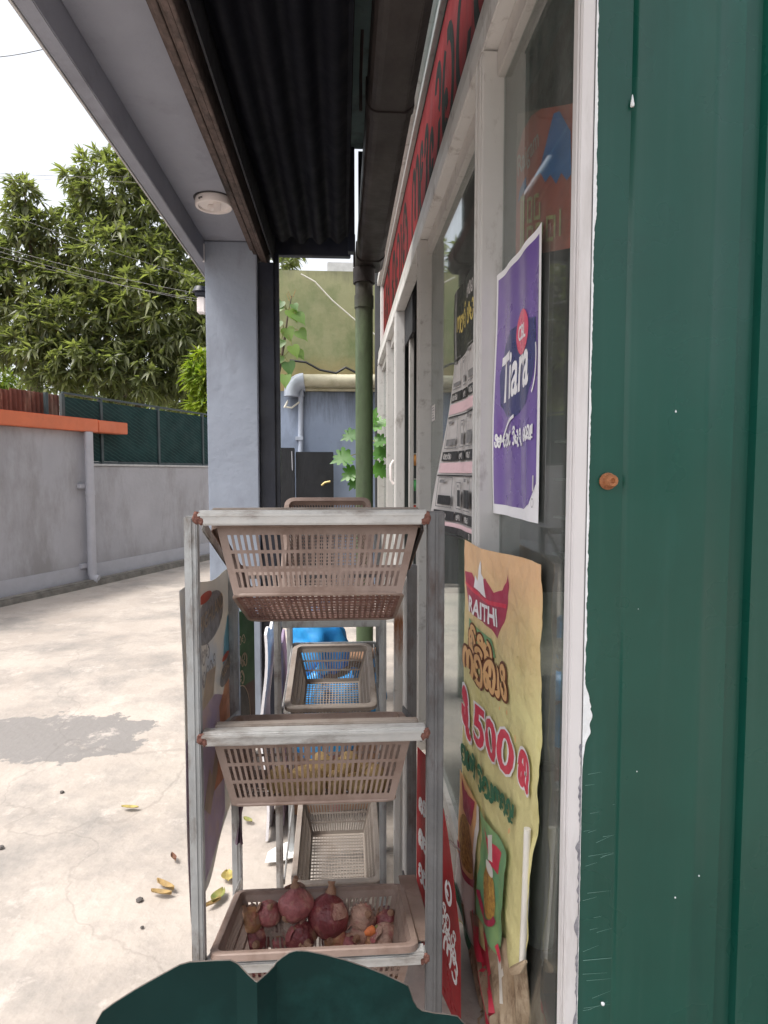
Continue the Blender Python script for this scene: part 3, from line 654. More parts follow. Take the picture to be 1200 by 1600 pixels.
MB().tube([(.147, 4.30, 2.835), (.147, 4.30, 2.74)], .072, 20).build('spigot', 'gutter_brown', gu)
pp = thing('green_downpipe', 'thick olive green downpipe standing below the end of the gutter', 'downpipe', (.147, 4.3, 0))
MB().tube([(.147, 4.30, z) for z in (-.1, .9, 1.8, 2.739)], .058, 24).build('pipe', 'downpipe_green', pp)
MB().tube([(.147, 4.30, z) for z in (2.58, 2.66)], .0635, 24).build('socket', 'downpipe_green', pp)

# ------------------------------------------------------------------ shop: shell, shopfront, sign
shp = thing('shop_building', 'dim shop interior behind the aluminium shopfront', 'shop', (2, 4.5, 0))
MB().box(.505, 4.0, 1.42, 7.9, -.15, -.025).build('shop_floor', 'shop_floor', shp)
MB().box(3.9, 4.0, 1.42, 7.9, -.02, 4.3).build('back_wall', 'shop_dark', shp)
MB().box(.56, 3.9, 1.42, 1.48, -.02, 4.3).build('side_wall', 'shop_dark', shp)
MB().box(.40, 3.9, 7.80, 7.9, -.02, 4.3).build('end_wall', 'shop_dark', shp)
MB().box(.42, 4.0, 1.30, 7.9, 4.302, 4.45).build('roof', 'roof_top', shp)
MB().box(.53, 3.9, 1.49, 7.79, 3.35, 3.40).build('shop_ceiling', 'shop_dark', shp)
for z in (.5, .95, 1.4, 1.85):
    MB().box(2.55, 2.9, 4.4, 7.6, z, z + .03).build('shelf', 'shelf_grey', shp)
sf = thing('shopfront', 'white aluminium shopfront frame with large glass panes and open doorway', 'shopfront', (.47, 4.5, 0))
def mull(x0, x1, y0, y1, z0=-.14, z1=2.779, m='alu_white'):
    o = MB().box(x0, x1, y0, y1, z0, z1).build('mullion', m, sf, bevel=.004)
    MB().box(x0 - .004, x0 - .0005, y0 + .018, y0 + .026, z0 + .01, z1 - .01).build('groove_bead', m, o)
    MB().box(x0 - .006, x0 - .0005, y1 - .014, y1 - .004, z0 + .01, z1 - .01).build('groove_bead', m, o)
    return o
mull(.43, .503, 2.0, 2.08)
mull(.43, .503, 3.59, 3.67, m='alu_dull')
mull(.43, .503, 5.16, 5.24)
mull(.44, .503, 6.30, 6.36, m='alu_dull')
mull(.43, .503, 7.70, 7.78, m='alu_dull')
MB().box(.430, .503, 1.41, 7.79, 2.782, 2.855).build('transom', 'alu_white', sf, bevel=.005)
MB().box(.436, .503, 1.41, 7.79, 2.858, 2.938).build('transom', 'alu_dull', sf, bevel=.005)
for y0, y1 in ((1.41, 1.998), (2.082, 3.588), (5.242, 6.298), (6.362, 7.698)):
    MB().box(.475, .503, y0, y1, 2.70, 2.780).build('head_rail', 'alu_dull', sf, bevel=.003)
    MB().box(.475, .503, y0, y1, -.10, -.02).build('sill_rail', 'alu_dull', sf, bevel=.003)
    MB().box(.497, .503, y0, y1, -.018, 2.698).build('glass_pane', 'shop_glass', sf)
MB().box(.495, .502, 1.41, 1.998, 2.94, 4.0).build('glass_pane', 'shop_glass', sf)
MB().box(.51, .545, 4.88, 4.93, .04, 2.70).build('door_stile', 'alu_dull', sf, bevel=.003)
MB().box(.50, .52, 4.60, 5.15, 2.50, 2.77).build('door_header', 'gap_black', sf)
h_ = MB(); h_.tube([(.425, 5.30, 1.40), (.40, 5.30, 1.44), (.40, 5.30, 1.56), (.425, 5.30, 1.60)], .011, 10); h_.build('handle', 'lamp_white', sf)
MB().box(.428, .4295, 5.26, 5.33, 0.3, 2.7).build('door_bead', 'alu_white', sf)
MB().box(.46, .503, 5.60, 5.64, .04, 2.7).build('door_stile', 'alu_white', sf, bevel=.003)
MB().box(.46, .50, 1.41, 7.79, 3.665, 3.72).build('sign_rail', 'alu_dull', sf, bevel=.004)
MB().box(.425, .50, 1.41, 7.79, 3.722, 3.80).build('sign_rail', 'alu_white', sf, bevel=.004)
MB().box(.46, .503, 7.60, 7.79, 2.94, 3.66).build('sign_upright', 'alu_white', sf, bevel=.004)
MB().box(.44, .503, 1.41, 7.79, 3.803, 4.30).build('upper_panel', 'shop_dark', sf)
# label stuck on the second mullion's glass
stk = Sheet(lambda u, v: (.4955, 3.55 - u, 1.78 + v), sf)
stk.base('sticker', 'paper_white', (0, .12), (0, .085), 1, 1, .0006)
stk.print('lettering', 'print_grey', merge(*[rect(.015, .012 + .014 * k, .10 - .015 * (k % 3), .017 + .014 * k) for k in range(5)]))

sg = thing('red_sign_board', 'long red sign board with dark lettering above the shop window', 'sign', (.49, 4.5, 2.95))
S = Sheet(lambda u, v: (.488, 7.6 - u, 2.945 + v), sg)
S.base('board', 'red_sign', (0, 5.58), (0, .715), 24, 2, .008)
seq = ['sa', 'ra', 'i', ' ', 'ka', 'ta', 'aa', 'na', ' ', 'ga', 'ma', 'ya', 'va', 'ta2', 'pa']
print_strokes(S, 'lettering', 'sign_dark', script2d(seq, .52, .2, .10, .14, .72), L=.3)
S.print('border_stripe', 'sign_dark', merge(rect(0, .0, 5.58, .02), rect(0, .695, 5.58, .713)), L=2)

# near frame and green sheet wall
nf = thing('near_window_frame', 'white painted window frame upright against the green sheet', 'window frame', (.51, 1.37, 0))
MB().box(.497, .5275, 1.352, 1.39, -.14, 3.4).build('upright', 'frame_white', nf, bevel=.003)
MB().box(.4925, .4968, 1.36, 1.385, -.14, 3.4).build('bead', 'frame_white', nf, bevel=.001)
MB().box(.503, .520, 1.392, 1.409, .0, 3.4).build('inner_bead', 'gap_black', nf)
# ragged white paint carried over on to the sheet
def ragged(z0, z1, n, x0, wfun):
    mb = MB(); vs = []
    for k in range(n + 1):
        z = z0 + (z1 - z0) * k / n
        vs += [(x0, 1.3515, z), (x0 + max(.0006, wfun(z)), 1.3515, z)]
    mb.add(vs, [(2 * k, 2 * k + 1, 2 * k + 3, 2 * k + 2) for k in range(n)]); return mb
gs = thing('green_sheet_wall', 'glossy green ribbed metal sheet wall beside the window frame', 'sheet wall', (.9, 1.37, 0))
prof = [(.529, 0), (.607, 0), (.613, -.006), (.618, -.008), (.700, -.008), (.768, -.008), (.776, -.013), (.790, -.013), (.797, -.008), (.846, -.008), (.853, .012), (.858, .014), (.897, .014), (.903, -.004)]
p2_ = [(x + .374 * k, d) for k in range(5) for x, d in (prof if k == 0 else prof[1:])]
mb = MB(); vs = []; zs = np.linspace(-.15, 3.4, 18)
for z in zs:
    for x, d in p2_: vs.append((x, 1.355 + d + .0035 * noise.noise((x * 2.6, z * 1.6, 3)), z))
n = len(p2_)
mb.add(vs, [(j * n + i, j * n + i + 1, (j + 1) * n + i + 1, (j + 1) * n + i) for j in range(len(zs) - 1) for i in range(n - 1)]); mb.smooth = True
mb.build('sheet', 'green_sheet', gs, solid=.001)
def wf(z):
    b = .004 + .0035 * noise.noise((z * 9, 1, 0)) + .0022 * noise.noise((z * 40, 2, 0)) + .0014 * noise.noise((z * 130, 5, 0))
    if z < .98: b = .0006 + .0012 * max(0, noise.noise((z * 60, 4, 0)))
    b += .019 * math.exp(-((z - .955) / .055) ** 2) * (1 + .35 * noise.noise((z * 45, 7, 0)))
    b += .004 * math.exp(-((z - 2.15) / .1) ** 2)
    return b
ragged(-.05, 2.7, 700, .5276, wf).build('paint_smear', 'paint_smear', gs, solid=.0012)
def wf2(z): return .010 * max(0, .35 + noise.noise((z * 22, 9, 0)) + .5 * noise.noise((z * 70, 3, 0)))
mb = MB(); vs = []; N_ = 500
for k in range(N_ + 1):
    z = .0 + (.90 - .0) * k / N_; r_ = wf2(z); vs += [(.527 - min(.013, r_), 1.3512, z), (.5272, 1.3512, z)]
mb.add(vs, [(2 * k, 2 * k + 1, 2 * k + 3, 2 * k + 2) for k in range(N_)]); mb.build('bare_paint', 'paint_bare', nf)
sc_ = MB()
for k in range(24):
    z = random.uniform(.25, .92); x0 = .533 + abs(random.gauss(0, .025)); ln_ = random.uniform(.015, .07); x1 = min(.606, x0 + ln_); sl = random.uniform(-.05, .45)
    if x1 > x0: sc_.add([(x0, 1.3528, z), (x1, 1.3528, z + (x1 - x0) * sl), (x1, 1.3528, z + (x1 - x0) * sl + .0002), (x0, 1.3528, z + .0007)], [(0, 1, 2, 3)])
sc_.add([(.54, 1.3528, .395), (.606, 1.3528, .398), (.606, 1.3528, .3986), (.54, 1.3528, .3962)], [(0, 1, 2, 3)])
tag(sc_.build('scratches', 'scratch', gs), kind='stuff')
for px, py, r_, l_ in ((988, 163, .0045, .020), (1056, 643, .002, .004), (942, 1567, .0045, .003), (997, 951, .0015, .003), (995, 1205, .0015, .002), (1092, 1368, .002, .002), (1055, 1402, .002, .002)):
    q = at(px, py, 1.346)
    MB().lathe([(0, -.0), (r_ * .8, .0), (r_, r_ * .8), (r_ * .55, r_ * .8 + l_ * .5), (r_ * .2, r_ * .8 + l_), (0, r_ * .8 + l_ * 1.05)], (q.x, q.y, q.z - r_), 10).build('paint_drip', 'paint_smear', gs)
q = at(951, 752, 1.345)
bt = thing('rusty_bolt', 'rusty bolt head in the green sheet next to the white frame', 'bolt', q)
def yl(mb, prof, c, n=24):
    t_ = MB().lathe(prof, (0, 0, 0), n); mb.add([(c[0] + x, c[1] - z, c[2] + y) for x, y, z in t_.v], t_.f); mb.smooth = True; return mb
yl(MB(), [(0, -.008), (.018, -.008), (.0185, -.003), (.014, .002), (0, .002)], q).build('washer', 'rust', bt)
yl(MB(), [(.0135, .002), (.0135, .012), (.011, .016), (.006, .016), (.005, .010), (0, .010)], q + Vector((.003, 0, .001)), 12).build('head', 'rust', bt)

# cut end of another sheet standing just in front of the camera
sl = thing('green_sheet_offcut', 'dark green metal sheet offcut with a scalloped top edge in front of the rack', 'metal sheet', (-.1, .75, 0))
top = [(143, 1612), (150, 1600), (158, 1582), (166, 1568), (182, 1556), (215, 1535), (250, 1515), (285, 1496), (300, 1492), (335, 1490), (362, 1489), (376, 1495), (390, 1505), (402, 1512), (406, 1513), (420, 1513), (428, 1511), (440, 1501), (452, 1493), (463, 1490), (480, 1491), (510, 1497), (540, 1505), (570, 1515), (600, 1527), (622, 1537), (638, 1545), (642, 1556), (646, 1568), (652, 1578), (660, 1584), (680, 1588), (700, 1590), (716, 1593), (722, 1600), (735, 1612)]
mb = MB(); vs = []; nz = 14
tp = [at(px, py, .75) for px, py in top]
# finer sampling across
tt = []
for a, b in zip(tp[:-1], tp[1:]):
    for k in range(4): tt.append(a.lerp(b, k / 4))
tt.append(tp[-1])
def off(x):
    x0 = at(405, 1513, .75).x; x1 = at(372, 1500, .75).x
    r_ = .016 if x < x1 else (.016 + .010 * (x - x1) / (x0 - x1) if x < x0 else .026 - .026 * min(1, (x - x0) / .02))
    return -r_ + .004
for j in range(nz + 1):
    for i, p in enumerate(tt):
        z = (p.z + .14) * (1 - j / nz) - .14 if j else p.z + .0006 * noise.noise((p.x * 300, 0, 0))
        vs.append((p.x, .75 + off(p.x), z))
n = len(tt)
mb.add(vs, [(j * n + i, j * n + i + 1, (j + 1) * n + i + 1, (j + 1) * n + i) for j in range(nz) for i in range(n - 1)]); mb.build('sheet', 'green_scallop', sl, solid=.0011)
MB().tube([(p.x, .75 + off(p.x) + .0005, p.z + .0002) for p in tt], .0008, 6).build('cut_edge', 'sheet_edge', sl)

# ------------------------------------------------------------------ wall at the far end of the passage
YB = 8.5
mw = thing('mossy_wall', 'tall green mossy rendered wall above the blue wall', 'wall', (-.2, 9, 0))
MB().box(-1.38, 1.4, 8.9, 9.1, 0, 4.23).build('wall', 'moss_wall', mw, bevel=.01)
MB().box(-.20, 1.2, 9.12, 9.4, 0, 4.42).build('wall', 'lip_edge', mw, bevel=.01)
bl = thing('blue_wall', 'blue grey wall with black grime along its top behind the downpipe', 'wall', (-.2, YB, 0))
MB().box(-1.36, .9, YB, 8.7, 0, 2.56).build('wall', 'blue_wall', bl, bevel=.01)
MB().box(-.72, .9, YB - .04, YB + .02, 2.575, 2.65).build('cap_strip', 'blue_pipe', bl, bevel=.005)
cpz = at(500, 597, YB).z
hp = thing('cream_waste_pipe', 'thick cream horizontal pipe with an elbow along the top of the blue wall', 'pipe', (0, YB - .1, cpz))
xe = at(463, 597, YB - .1).x
MB().tube([(xe + .05, YB - .1, cpz), (.4, YB - .1, cpz + .005), (.9, YB - .1, cpz + .01)], .085, 18).build('pipe', 'cream_pipe', hp)
el = [(xe + .10 - .16 * math.sin(t), YB - .1, cpz - .16 + .16 * math.cos(t)) for t in np.linspace(0, 1.57, 8)]
MB().tube(el + [(el[-1][0], YB - .1, cpz - .20)], .10, 18).build('elbow', 'blue_pipe', hp)
vp = thing('thin_supply_pipe', 'thin pale blue pipe running down and along the blue wall', 'pipe', at(470, 650, YB - .03))
a = at(470, 612, YB - .03); b = at(470, 708, YB - .03)
MB().tube([(b.x, YB - .03, 0), b, a], .035, 12).build('pipe', 'blue_pipe', vp)
MB().tube([(a.x, YB - .03, a.z - .06), (a.x, YB - .03, a.z + .035), (a.x + .06, YB - .03, a.z + .035)], .046, 12).build('elbow', 'blue_pipe', vp)
MB().tube([(a.x + .06, YB - .03, a.z + .035), (.85, YB - .03, a.z + .03)], .026, 12).build('pipe', 'cream_pipe', vp)
q = at(469, 685, YB - .05); MB().box(q.x - .06, q.x + .04, YB - .07, YB - .0, q.z - .025, q.z + .025).build('bracket', 'blue_pipe', vp, bevel=.004)
gt_ = thing('black_metal_gate', 'low black metal gate with a small brass latch against the blue wall', 'gate', at(480, 760, 8.2))
a = at(462, 706, 8.2); b = at(521, 708, 8.2)
MB().box(a.x, b.x, 8.2, 8.24, .05, a.z).build('leaf', 'black_metal', gt_, bevel=.006)
MB().box(a.x - .35, a.x - .012, 8.16, 8.22, .03, a.z + .05).build('post', 'black_metal', gt_, bevel=.006)
q = at(510, 756, 8.18); MB().tube([(q.x - .06, 8.18, q.z - .02), (q.x - .02, 8.17, q.z + .015), (q.x + .05, 8.18, q.z + .03)], .015, 8).build('latch', 'brass', gt_)
MB().tube([at(456, 705, 8.1), at(457, 735, 8.1)], .006, 6).build('edge_bead', 'pipe_grey', gt_)

def cable(name, label, pts, Y, r_, m, group=None, cat='cable', sag=0):
    p = []
    w_ = [at(x, y, Y) for x, y in pts]
    for a, b in zip(w_[:-1], w_[1:]):
        for k in range(8): q = a.lerp(b, k / 8); p.append(q - Vector((0, 0, sag * 4 * (k / 8) * (1 - k / 8))))
    p.append(w_[-1]); return tag(MB().tube(p, r_, 6).build(name, m), label, cat, group)
cable('hanging_string', 'thin white cord hanging diagonally across the mossy wall', [(470, 428), (492, 440), (520, 470), (555, 500), (596, 530)], 8.82, .010, 'cable_white')
cable('black_hose', 'thin black hose drooping along the foot of the mossy wall', [(453, 563), (478, 566), (500, 578), (525, 583), (540, 574), (556, 582)], 8.78, .016, 'cable_black')
cable('loose_rope', 'short loose pale rope end hooked on the grimy blue wall', [(444, 637), (450, 626), (446, 636), (456, 637), (468, 628)], 8.44, .012, 'cable_white')
# ------------------------------------------------------------------ baskets
def lattice(c, nx, rows, mu=.05, mv=.10, slot_u=.55, slot_v=.82):
    """flat wall between four corners, pierced by rows of slots; c = (p00, p10, p11, p01)"""
    c = [Vector(q) for q in c]
    us = [0]; pitch = (1 - 2 * mu) / nx
    for i in range(nx): us += [mu + pitch * (i + (1 - slot_u) / 2), mu + pitch * (i + (1 + slot_u) / 2)]
    us.append(1)
    vs = [0]; pv = (1 - 2 * mv) / rows
    for j in range(rows): vs += [mv + pv * (j + (1 - slot_v) / 2), mv + pv * (j + (1 + slot_v) / 2)]
    vs.append(1); mb = MB(); W = len(us); V = []
    for v in vs:
        for u in us: V.append(c[0] * (1 - u) * (1 - v) + c[1] * u * (1 - v) + c[2] * u * v + c[3] * (1 - u) * v)
    F = []
    for j in range(len(vs) - 1):
        for i in range(W - 1):
            if i % 2 == 1 and j % 2 == 1: continue
            F.append((j * W + i, j * W + i + 1, (j + 1) * W + i + 1, (j + 1) * W + i))
    return mb.add(V, F)
def rrect(hx, y0, y1, r_, n=5):
    p = []
    for cx_, cy_, a0 in ((hx - r_, y0 + r_, -90), (hx - r_, y1 - r_, 0), (-hx + r_, y1 - r_, 90), (-hx + r_, y0 + r_, 180)):
        for k in range(n + 1): t_ = R(a0 + 90 * k / n); p.append((cx_ + r_ * math.cos(t_), cy_ + r_ * math.sin(t_)))
    return p
def make_basket(label, group, W, D, H, tap, nf, ns, rows, m='basket_plastic', mf='basket_plastic', nfl=(30, 10), lip=.016, open_=.58):
    """origin at the middle of the front rim; opens upwards, runs back along +y"""
    b = thing('plastic_basket', label, 'basket', group=group, local=True)
    hw, hb = W / 2, W / 2 - tap
    f0, f1 = lip, lip + tap; k0, k1 = D - lip, D - lip - tap; hw -= lip; hb -= lip
    zt = -.012
    def wall(nm, c, n): lattice(c, n, rows, mu=.035, mv=.09).build(nm, m, b, solid=.0028)
    wall('wall', [(-hb, f1, -H), (hb, f1, -H), (hw, f0, zt), (-hw, f0, zt)], nf)
    wall('wall', [(hb, k1, -H), (-hb, k1, -H), (-hw, k0, zt), (hw, k0, zt)], nf)
    wall('wall', [(-hb, k1, -H), (-hb, f1, -H), (-hw, f0, zt), (-hw, k0, zt)], ns)
    wall('wall', [(hb, f1, -H), (hb, k1, -H), (hw, k0, zt), (hw, f0, zt)], ns)
    lattice([(-hb, f1, -H), (hb, f1, -H), (hb, k1, -H), (-hb, k1, -H)], nfl[0], nfl[1], mu=.02, mv=.03, slot_u=open_, slot_v=open_ + .08).build('floor', mf, b, solid=.003)
    # moulded bead round the floor and the rolled rim
    fr = rrect(hb + .003, f1 - .003, k1 + .003, .03); n = len(fr)
    MB().tube([(x, y, -H) for x, y in fr + fr[:2]], .0045, 8, cap=False).build('foot_bead', m, b)
    o_, i_ = rrect(W / 2, 0, D, .035), rrect(W / 2 - lip - .002, lip + .002, D - lip - .002, .022); o2 = rrect(W / 2 - .003, .003, D - .003, .034)
    mb = MB(); V = []; n = len(o_)
    for q, z in ((o_, -.017), (o_, -.003), (o2, 0), (i_, 0), (i_, -.022)): V += [(x, y, z) for x, y in q]
    F = [(a * n + k, a * n + (k + 1) % n, (a + 1) * n + (k + 1) % n, (a + 1) * n + k) for a in range(4) for k in range(n)]
    mb.add(V, F); mb.smooth = True; mb.build('rim', m, b, solid=.002)
    return b
def put(b, p, tilt=0, rz=0): b.location = p; b.rotation_euler = (R(tilt), 0, rz); return b
GB = 'plastic baskets on the steel racks'
B_top = put(make_basket('tilted empty brown basket under the top rail of the front rack, its underside showing', GB, .515, .42, .168, .042, 30, 22, 3, mf='basket_floor', nfl=(26, 9)), (-.058, 1.535, 1.386), -24)
def dup_basket(src, label, p, tilt, rz=0): c = copy_tree(src); c['label'] = label; return put(c, p, tilt, rz)
B_mid = dup_basket(B_top, 'brown basket of potatoes behind the middle rail of the front rack', (-.074, 1.530, .862), -14)
B_low = dup_basket(B_top, 'brown basket of red onions on the lowest shelf of the front rack', (-.072, 1.498, .338), -15)
for ch in [q for q in COL.objects if q.parent == B_mid or q.parent == B_low]:
    if ch.name.startswith('floor'): ch.data = ch.data.copy(); ch.data.materials[0] = MATS['basket_plastic']
R2 = Vector((-.047, 2.2, 0))
S_top = put(make_basket('small brown basket steeply tilted at the top of the rear rack', GB, .335, .50, .13, .03, 26, 28, 3, nfl=(26, 26)), (-.056, 2.20, 1.005), 53)
S_mid = put(make_basket('empty grey basket on the middle of the rear rack with blue bags seen through it', GB, .325, .46, .15, .035, 22, 26, 3, m='basket_grey', mf='basket_grey', nfl=(18, 20), lip=.018, open_=.70), (-.043, 2.17, .690), 13)
S_low = dup_basket(S_mid, 'empty grey basket lowest on the rear rack close to the ground', (-.025, 2.17, .058), 11)

# ------------------------------------------------------------------ front rack
rk = thing('steel_rack', 'front galvanised steel rack holding three brown plastic baskets', 'rack', (-.07, 1.75, 0), 'steel racks outside the shop')
def part_bar(name, a, b, w_, h, m, parent=rk, up=(0, 0, 1), bev=.003): return MB().bar(a, b, w_, h, up).build(name, m, parent, bevel=bev)
def post(x, y, z1, w_, d, m, parent=rk):
    o = MB().box(x - w_ / 2, x + w_ / 2, y - d / 2, y + d / 2, -.135, z1).build('post', m, parent, bevel=.003)
    MB().box(x - .002, x + .003, y - d / 2 - .003, y - d / 2 - .0005, .01, z1 - .004).build('seam', m, o)
    return o
post(-.352, 1.515, 1.398, .030, .030, 'rack_steel')
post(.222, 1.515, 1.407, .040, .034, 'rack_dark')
post(-.345, 2.03, 1.20, .030, .030, 'rack_steel')
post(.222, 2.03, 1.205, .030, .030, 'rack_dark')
post(.205, 2.06, 1.15, .016, .02, 'alu_white')
def rail(z, name='rail'):
    o = MB().box(-.336, .2012, 1.498, 1.533, z - .034, z).build(name, 'rack_rail', rk, bevel=.004)
    if z > .5: MB().box(-.31, .185, 1.5335, 1.560, z - .010, z + .004).build('ledge', 'basket_grey', o, bevel=.003)
    MB().box(-.334, .192, 1.4955, 1.4975, z - .012, z - .007).build('groove_bead', 'rack_rail', o)
    return o
rail(1.411); rail(.886); rail(.318)
for z, dz in ((1.375, .20), (.850, .115), (.300, .115)):
    part_bar('side_rail', (-.330, 1.535, z), (-.330, 2.01, z - dz), .006, .030, 'rack_rail')
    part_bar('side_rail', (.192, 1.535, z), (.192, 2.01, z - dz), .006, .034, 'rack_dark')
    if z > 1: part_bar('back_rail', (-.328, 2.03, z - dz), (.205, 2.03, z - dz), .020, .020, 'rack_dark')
part_bar('shelf_bracket', (.20, 1.54, .315), (.20, 1.96, .215), .055, .004, 'basket_plastic')
for x, z in ((-.336, 1.395), (-.336, .871), (.201, .872), (.201, 1.393), (.202, .303)):
    for k in range(2):
        o = MB(); V = []; bm = bmesh.new(); bmesh.ops.create_icosphere(bm, subdivisions=2, radius=1)
        for v in bm.verts:
            f = 1 + .35 * noise.noise(v.co * 1.8 + Vector((x * 50, z * 40, k)))
            v.co = Vector((x + (.010 if k == 0 else .007) * v.co.x * f + .009 * k * (1 if x < 0 else -1), 1.4995 + .003 * v.co.y * f, z + (.015 if k == 0 else .010) * v.co.z * f - .008 * k))
        me = bpy.data.meshes.new('weld'); bm.to_mesh(me); bm.free(); me.materials.append(MATS['weld_rust']); me.polygons.foreach_set('use_smooth', [True] * len(me.polygons)); link('weld', me, rk)

# rear rack, narrower
rr = thing('steel_rack', 'rear narrow steel rack with three small baskets facing the camera', 'rack', (-.05, 2.42, 0), 'steel racks outside the shop')
for x, y, z, m_ in ((-.225, 2.19, 1.0, 'rack_rail'), (.138, 2.19, 1.0, 'rack_steel'), (-.222, 2.66, 1.27, 'rack_steel'), (.150, 2.66, 1.27, 'rack_steel')): post(x, y, z, .024, .024, m_, rr)
o = MB().box(.190, .246, 2.33, 2.37, -.135, 1.125).build('side_upright', 'alu_rust', rr, bevel=.004); MB().box(.206, .212, 2.326, 2.3295, -.1, 1.12).build('seam', 'alu_rust', o)
for z0, z1 in ((1.0, 1.25), (.67, .77), (.05, .13)):
    for x in (-.212, .128): part_bar('side_rail', (x, 2.20, z0), (x, 2.65, z1), .005, .026, 'rack_rail', rr)
    part_bar('front_rail', (-.21, 2.182, z0 - .018), (.128, 2.182, z0 - .018), .02, .026, 'rack_steel', rr)
    part_bar('back_rail', (-.21, 2.675, z1), (.138, 2.675, z1), .02, .026, 'rack_steel', rr)

# ------------------------------------------------------------------ onions and potatoes
def onion_mesh(seed, m, squash=1., neck=.25):
    n = 28; prof = [(.0, -.93), (.16, -.92), (.42, -.86), (.70, -.66), (.90, -.36), (.99, 0), (.93, .34), (.74, .62), (.48, .82), (.26, .96), (.15, 1.08), (.11, 1.2)]
    mb = MB().lathe([(r_, z * squash) for r_, z in prof], n=n)
    mb.v = [tuple(Vector(p) * (1 + .13 * noise.noise(Vector(p) * 1.1 + Vector((seed, 0, 0))) + .03 * noise.noise(Vector(p) * 3.5 + Vector((0, seed, 0))) + .010 * math.sin(9 * math.atan2(p[1], p[0]) + seed))) for p in mb.v]
    return mb.mesh('bulb', m)
def neck_mesh(seed, h):
    mb = MB().tube([(0, 0, 1.02), (.02, .02, 1.2), (.05 * math.sin(seed), .04, 1.2 + h * .5), (.14 * math.sin(seed), .10 * math.cos(seed), 1.2 + h)], [.27, .17, .13, .16], 10)
    mb.v = [tuple(Vector(p) + Vector((noise.noise(Vector(p) * 9 + Vector((seed, 0, 0))), noise.noise(Vector(p) * 9 + Vector((0, seed, 0))), 0)) * .06) for p in mb.v]
    return mb.mesh('dry_neck', 'onion_neck')
def flake_mesh(seed):
    g_ = random.Random(seed); a0 = g_.uniform(0, 6.28); z0 = g_.uniform(-.1, .45); mb = MB(); V = []
    for j in range(6):
        for i in range(6):
            a_ = a0 + (i / 5 - .5) * .9 * (1 - .5 * abs(j / 5 - .4)); z = z0 + j * .11; r_ = math.sqrt(max(.02, 1 - z * z * .9)) * 1.03 + .10 * (j / 5) ** 2 + .02 * g_.random(); V.append((r_ * math.cos(a_), r_ * math.sin(a_), z))
    mb.add(V, [(j * 6 + i, j * 6 + i + 1, (j + 1) * 6 + i + 1, (j + 1) * 6 + i) for j in range(5) for i in range(5)]); mb.smooth = True
    return mb.mesh('skin_flake', g_.choice(['onion_pale', 'onion_neck', 'onion_pale', 'onion_pink']), solid=.01)
def root_mesh(seed):
    mb = MB().lathe([(.0, -1.0), (.13, -.99), (.16, -.91), (.05, -.90)], n=14); return mb.mesh('root_tuft', 'onion_neck')
GO = 'onions in the lowest basket'
ON = [  # px, py, radius px, material, squash, neck, tilt xyz, label
 (513, 1431, 31, 'onion_red', .95, .28, (-8, 6, 0), 'largest dark red onion standing upright with a ragged dry neck'),
 (463, 1413, 25, 'onion_pink', .86, .30, (-4, -3, 30), 'bright pink onion with a frayed top at the back of the basket'),
 (567, 1434, 20, 'onion_pale', .95, .25, (40, 25, 0), 'pale papery onion right of the largest dark red onion'),
 (605, 1439, 20, 'onion_red', 1.05, .15, (20, -20, 70), 'shiny dark red onion against the right side of the basket'),
 (393, 1437, 18, 'onion_gold', 1.05, .2, (10, -25, 0), 'orange brown onion in the rear left of the basket'),
 (423, 1456, 16, 'onion_dusty', 1.3, .3, (-25, 18, 0), 'dusty grey elongated onion left of the brown one'),
 (457, 1444, 21, 'onion_dusty', .95, .3, (35, -20, 0), 'dusty brown onion below the bright pink one'),
 (400, 1468, 20, 'onion_red', .9, .2, (70, 20, 0), 'dark red onion lying in the front left corner'),
 (470, 1465, 23, 'onion_red', .8, .2, (60, 60, 0), 'flat red onion at the front under the dusty brown one'),
 (524, 1468, 18, 'onion_gold', .85, .2, (50, -40, 0), 'yellow brown onion at the front below the largest red one'),
 (560, 1460, 20, 'onion_pale', .9, .2, (65, -20, 0), 'pinkish brown onion in front of the pale papery one'),
 (602, 1468, 23, 'onion_pale', .8, .2, (75, 30, 0), 'tan onion with a yellow shoot in the front right corner'),
 (420, 1427, 18, 'onion_pink', .85, .1, (30, 10, 0), 'small pink onion half hidden left of the bright pink one'),
 (376, 1470, 15, 'onion_pink', .8, .1, (80, 10, 0), 'small reddish onion lowest in the left corner'),
 (436, 1472, 14, 'onion_pink', .9, .1, (40, 60, 0), 'little pink onion at the front between two dark red ones'),
 (545, 1474, 13, 'onion_pink', .9, .1, (60, 60, 0), 'little reddish onion at the front beside the yellow brown one'),
 (541, 1442, 13, 'onion_dusty', .9, .1, (20, 50, 0), 'small dull onion wedged between the largest red and the pale one'),
 (583, 1474, 13, 'onion_gold', .9, .1, (30, 80, 0), 'small golden onion at the front beside the tan one'),
]
def basket_pt(b, lx, ly, lz): return b.matrix_basis @ Vector((lx, ly, lz))
B_low.matrix_basis = Matrix.Translation(B_low.location) @ Matrix.Rotation(R(-15), 4, 'X')
nrm = (B_low.matrix_basis.to_3x3() @ Vector((0, 0, 1))).normalized()
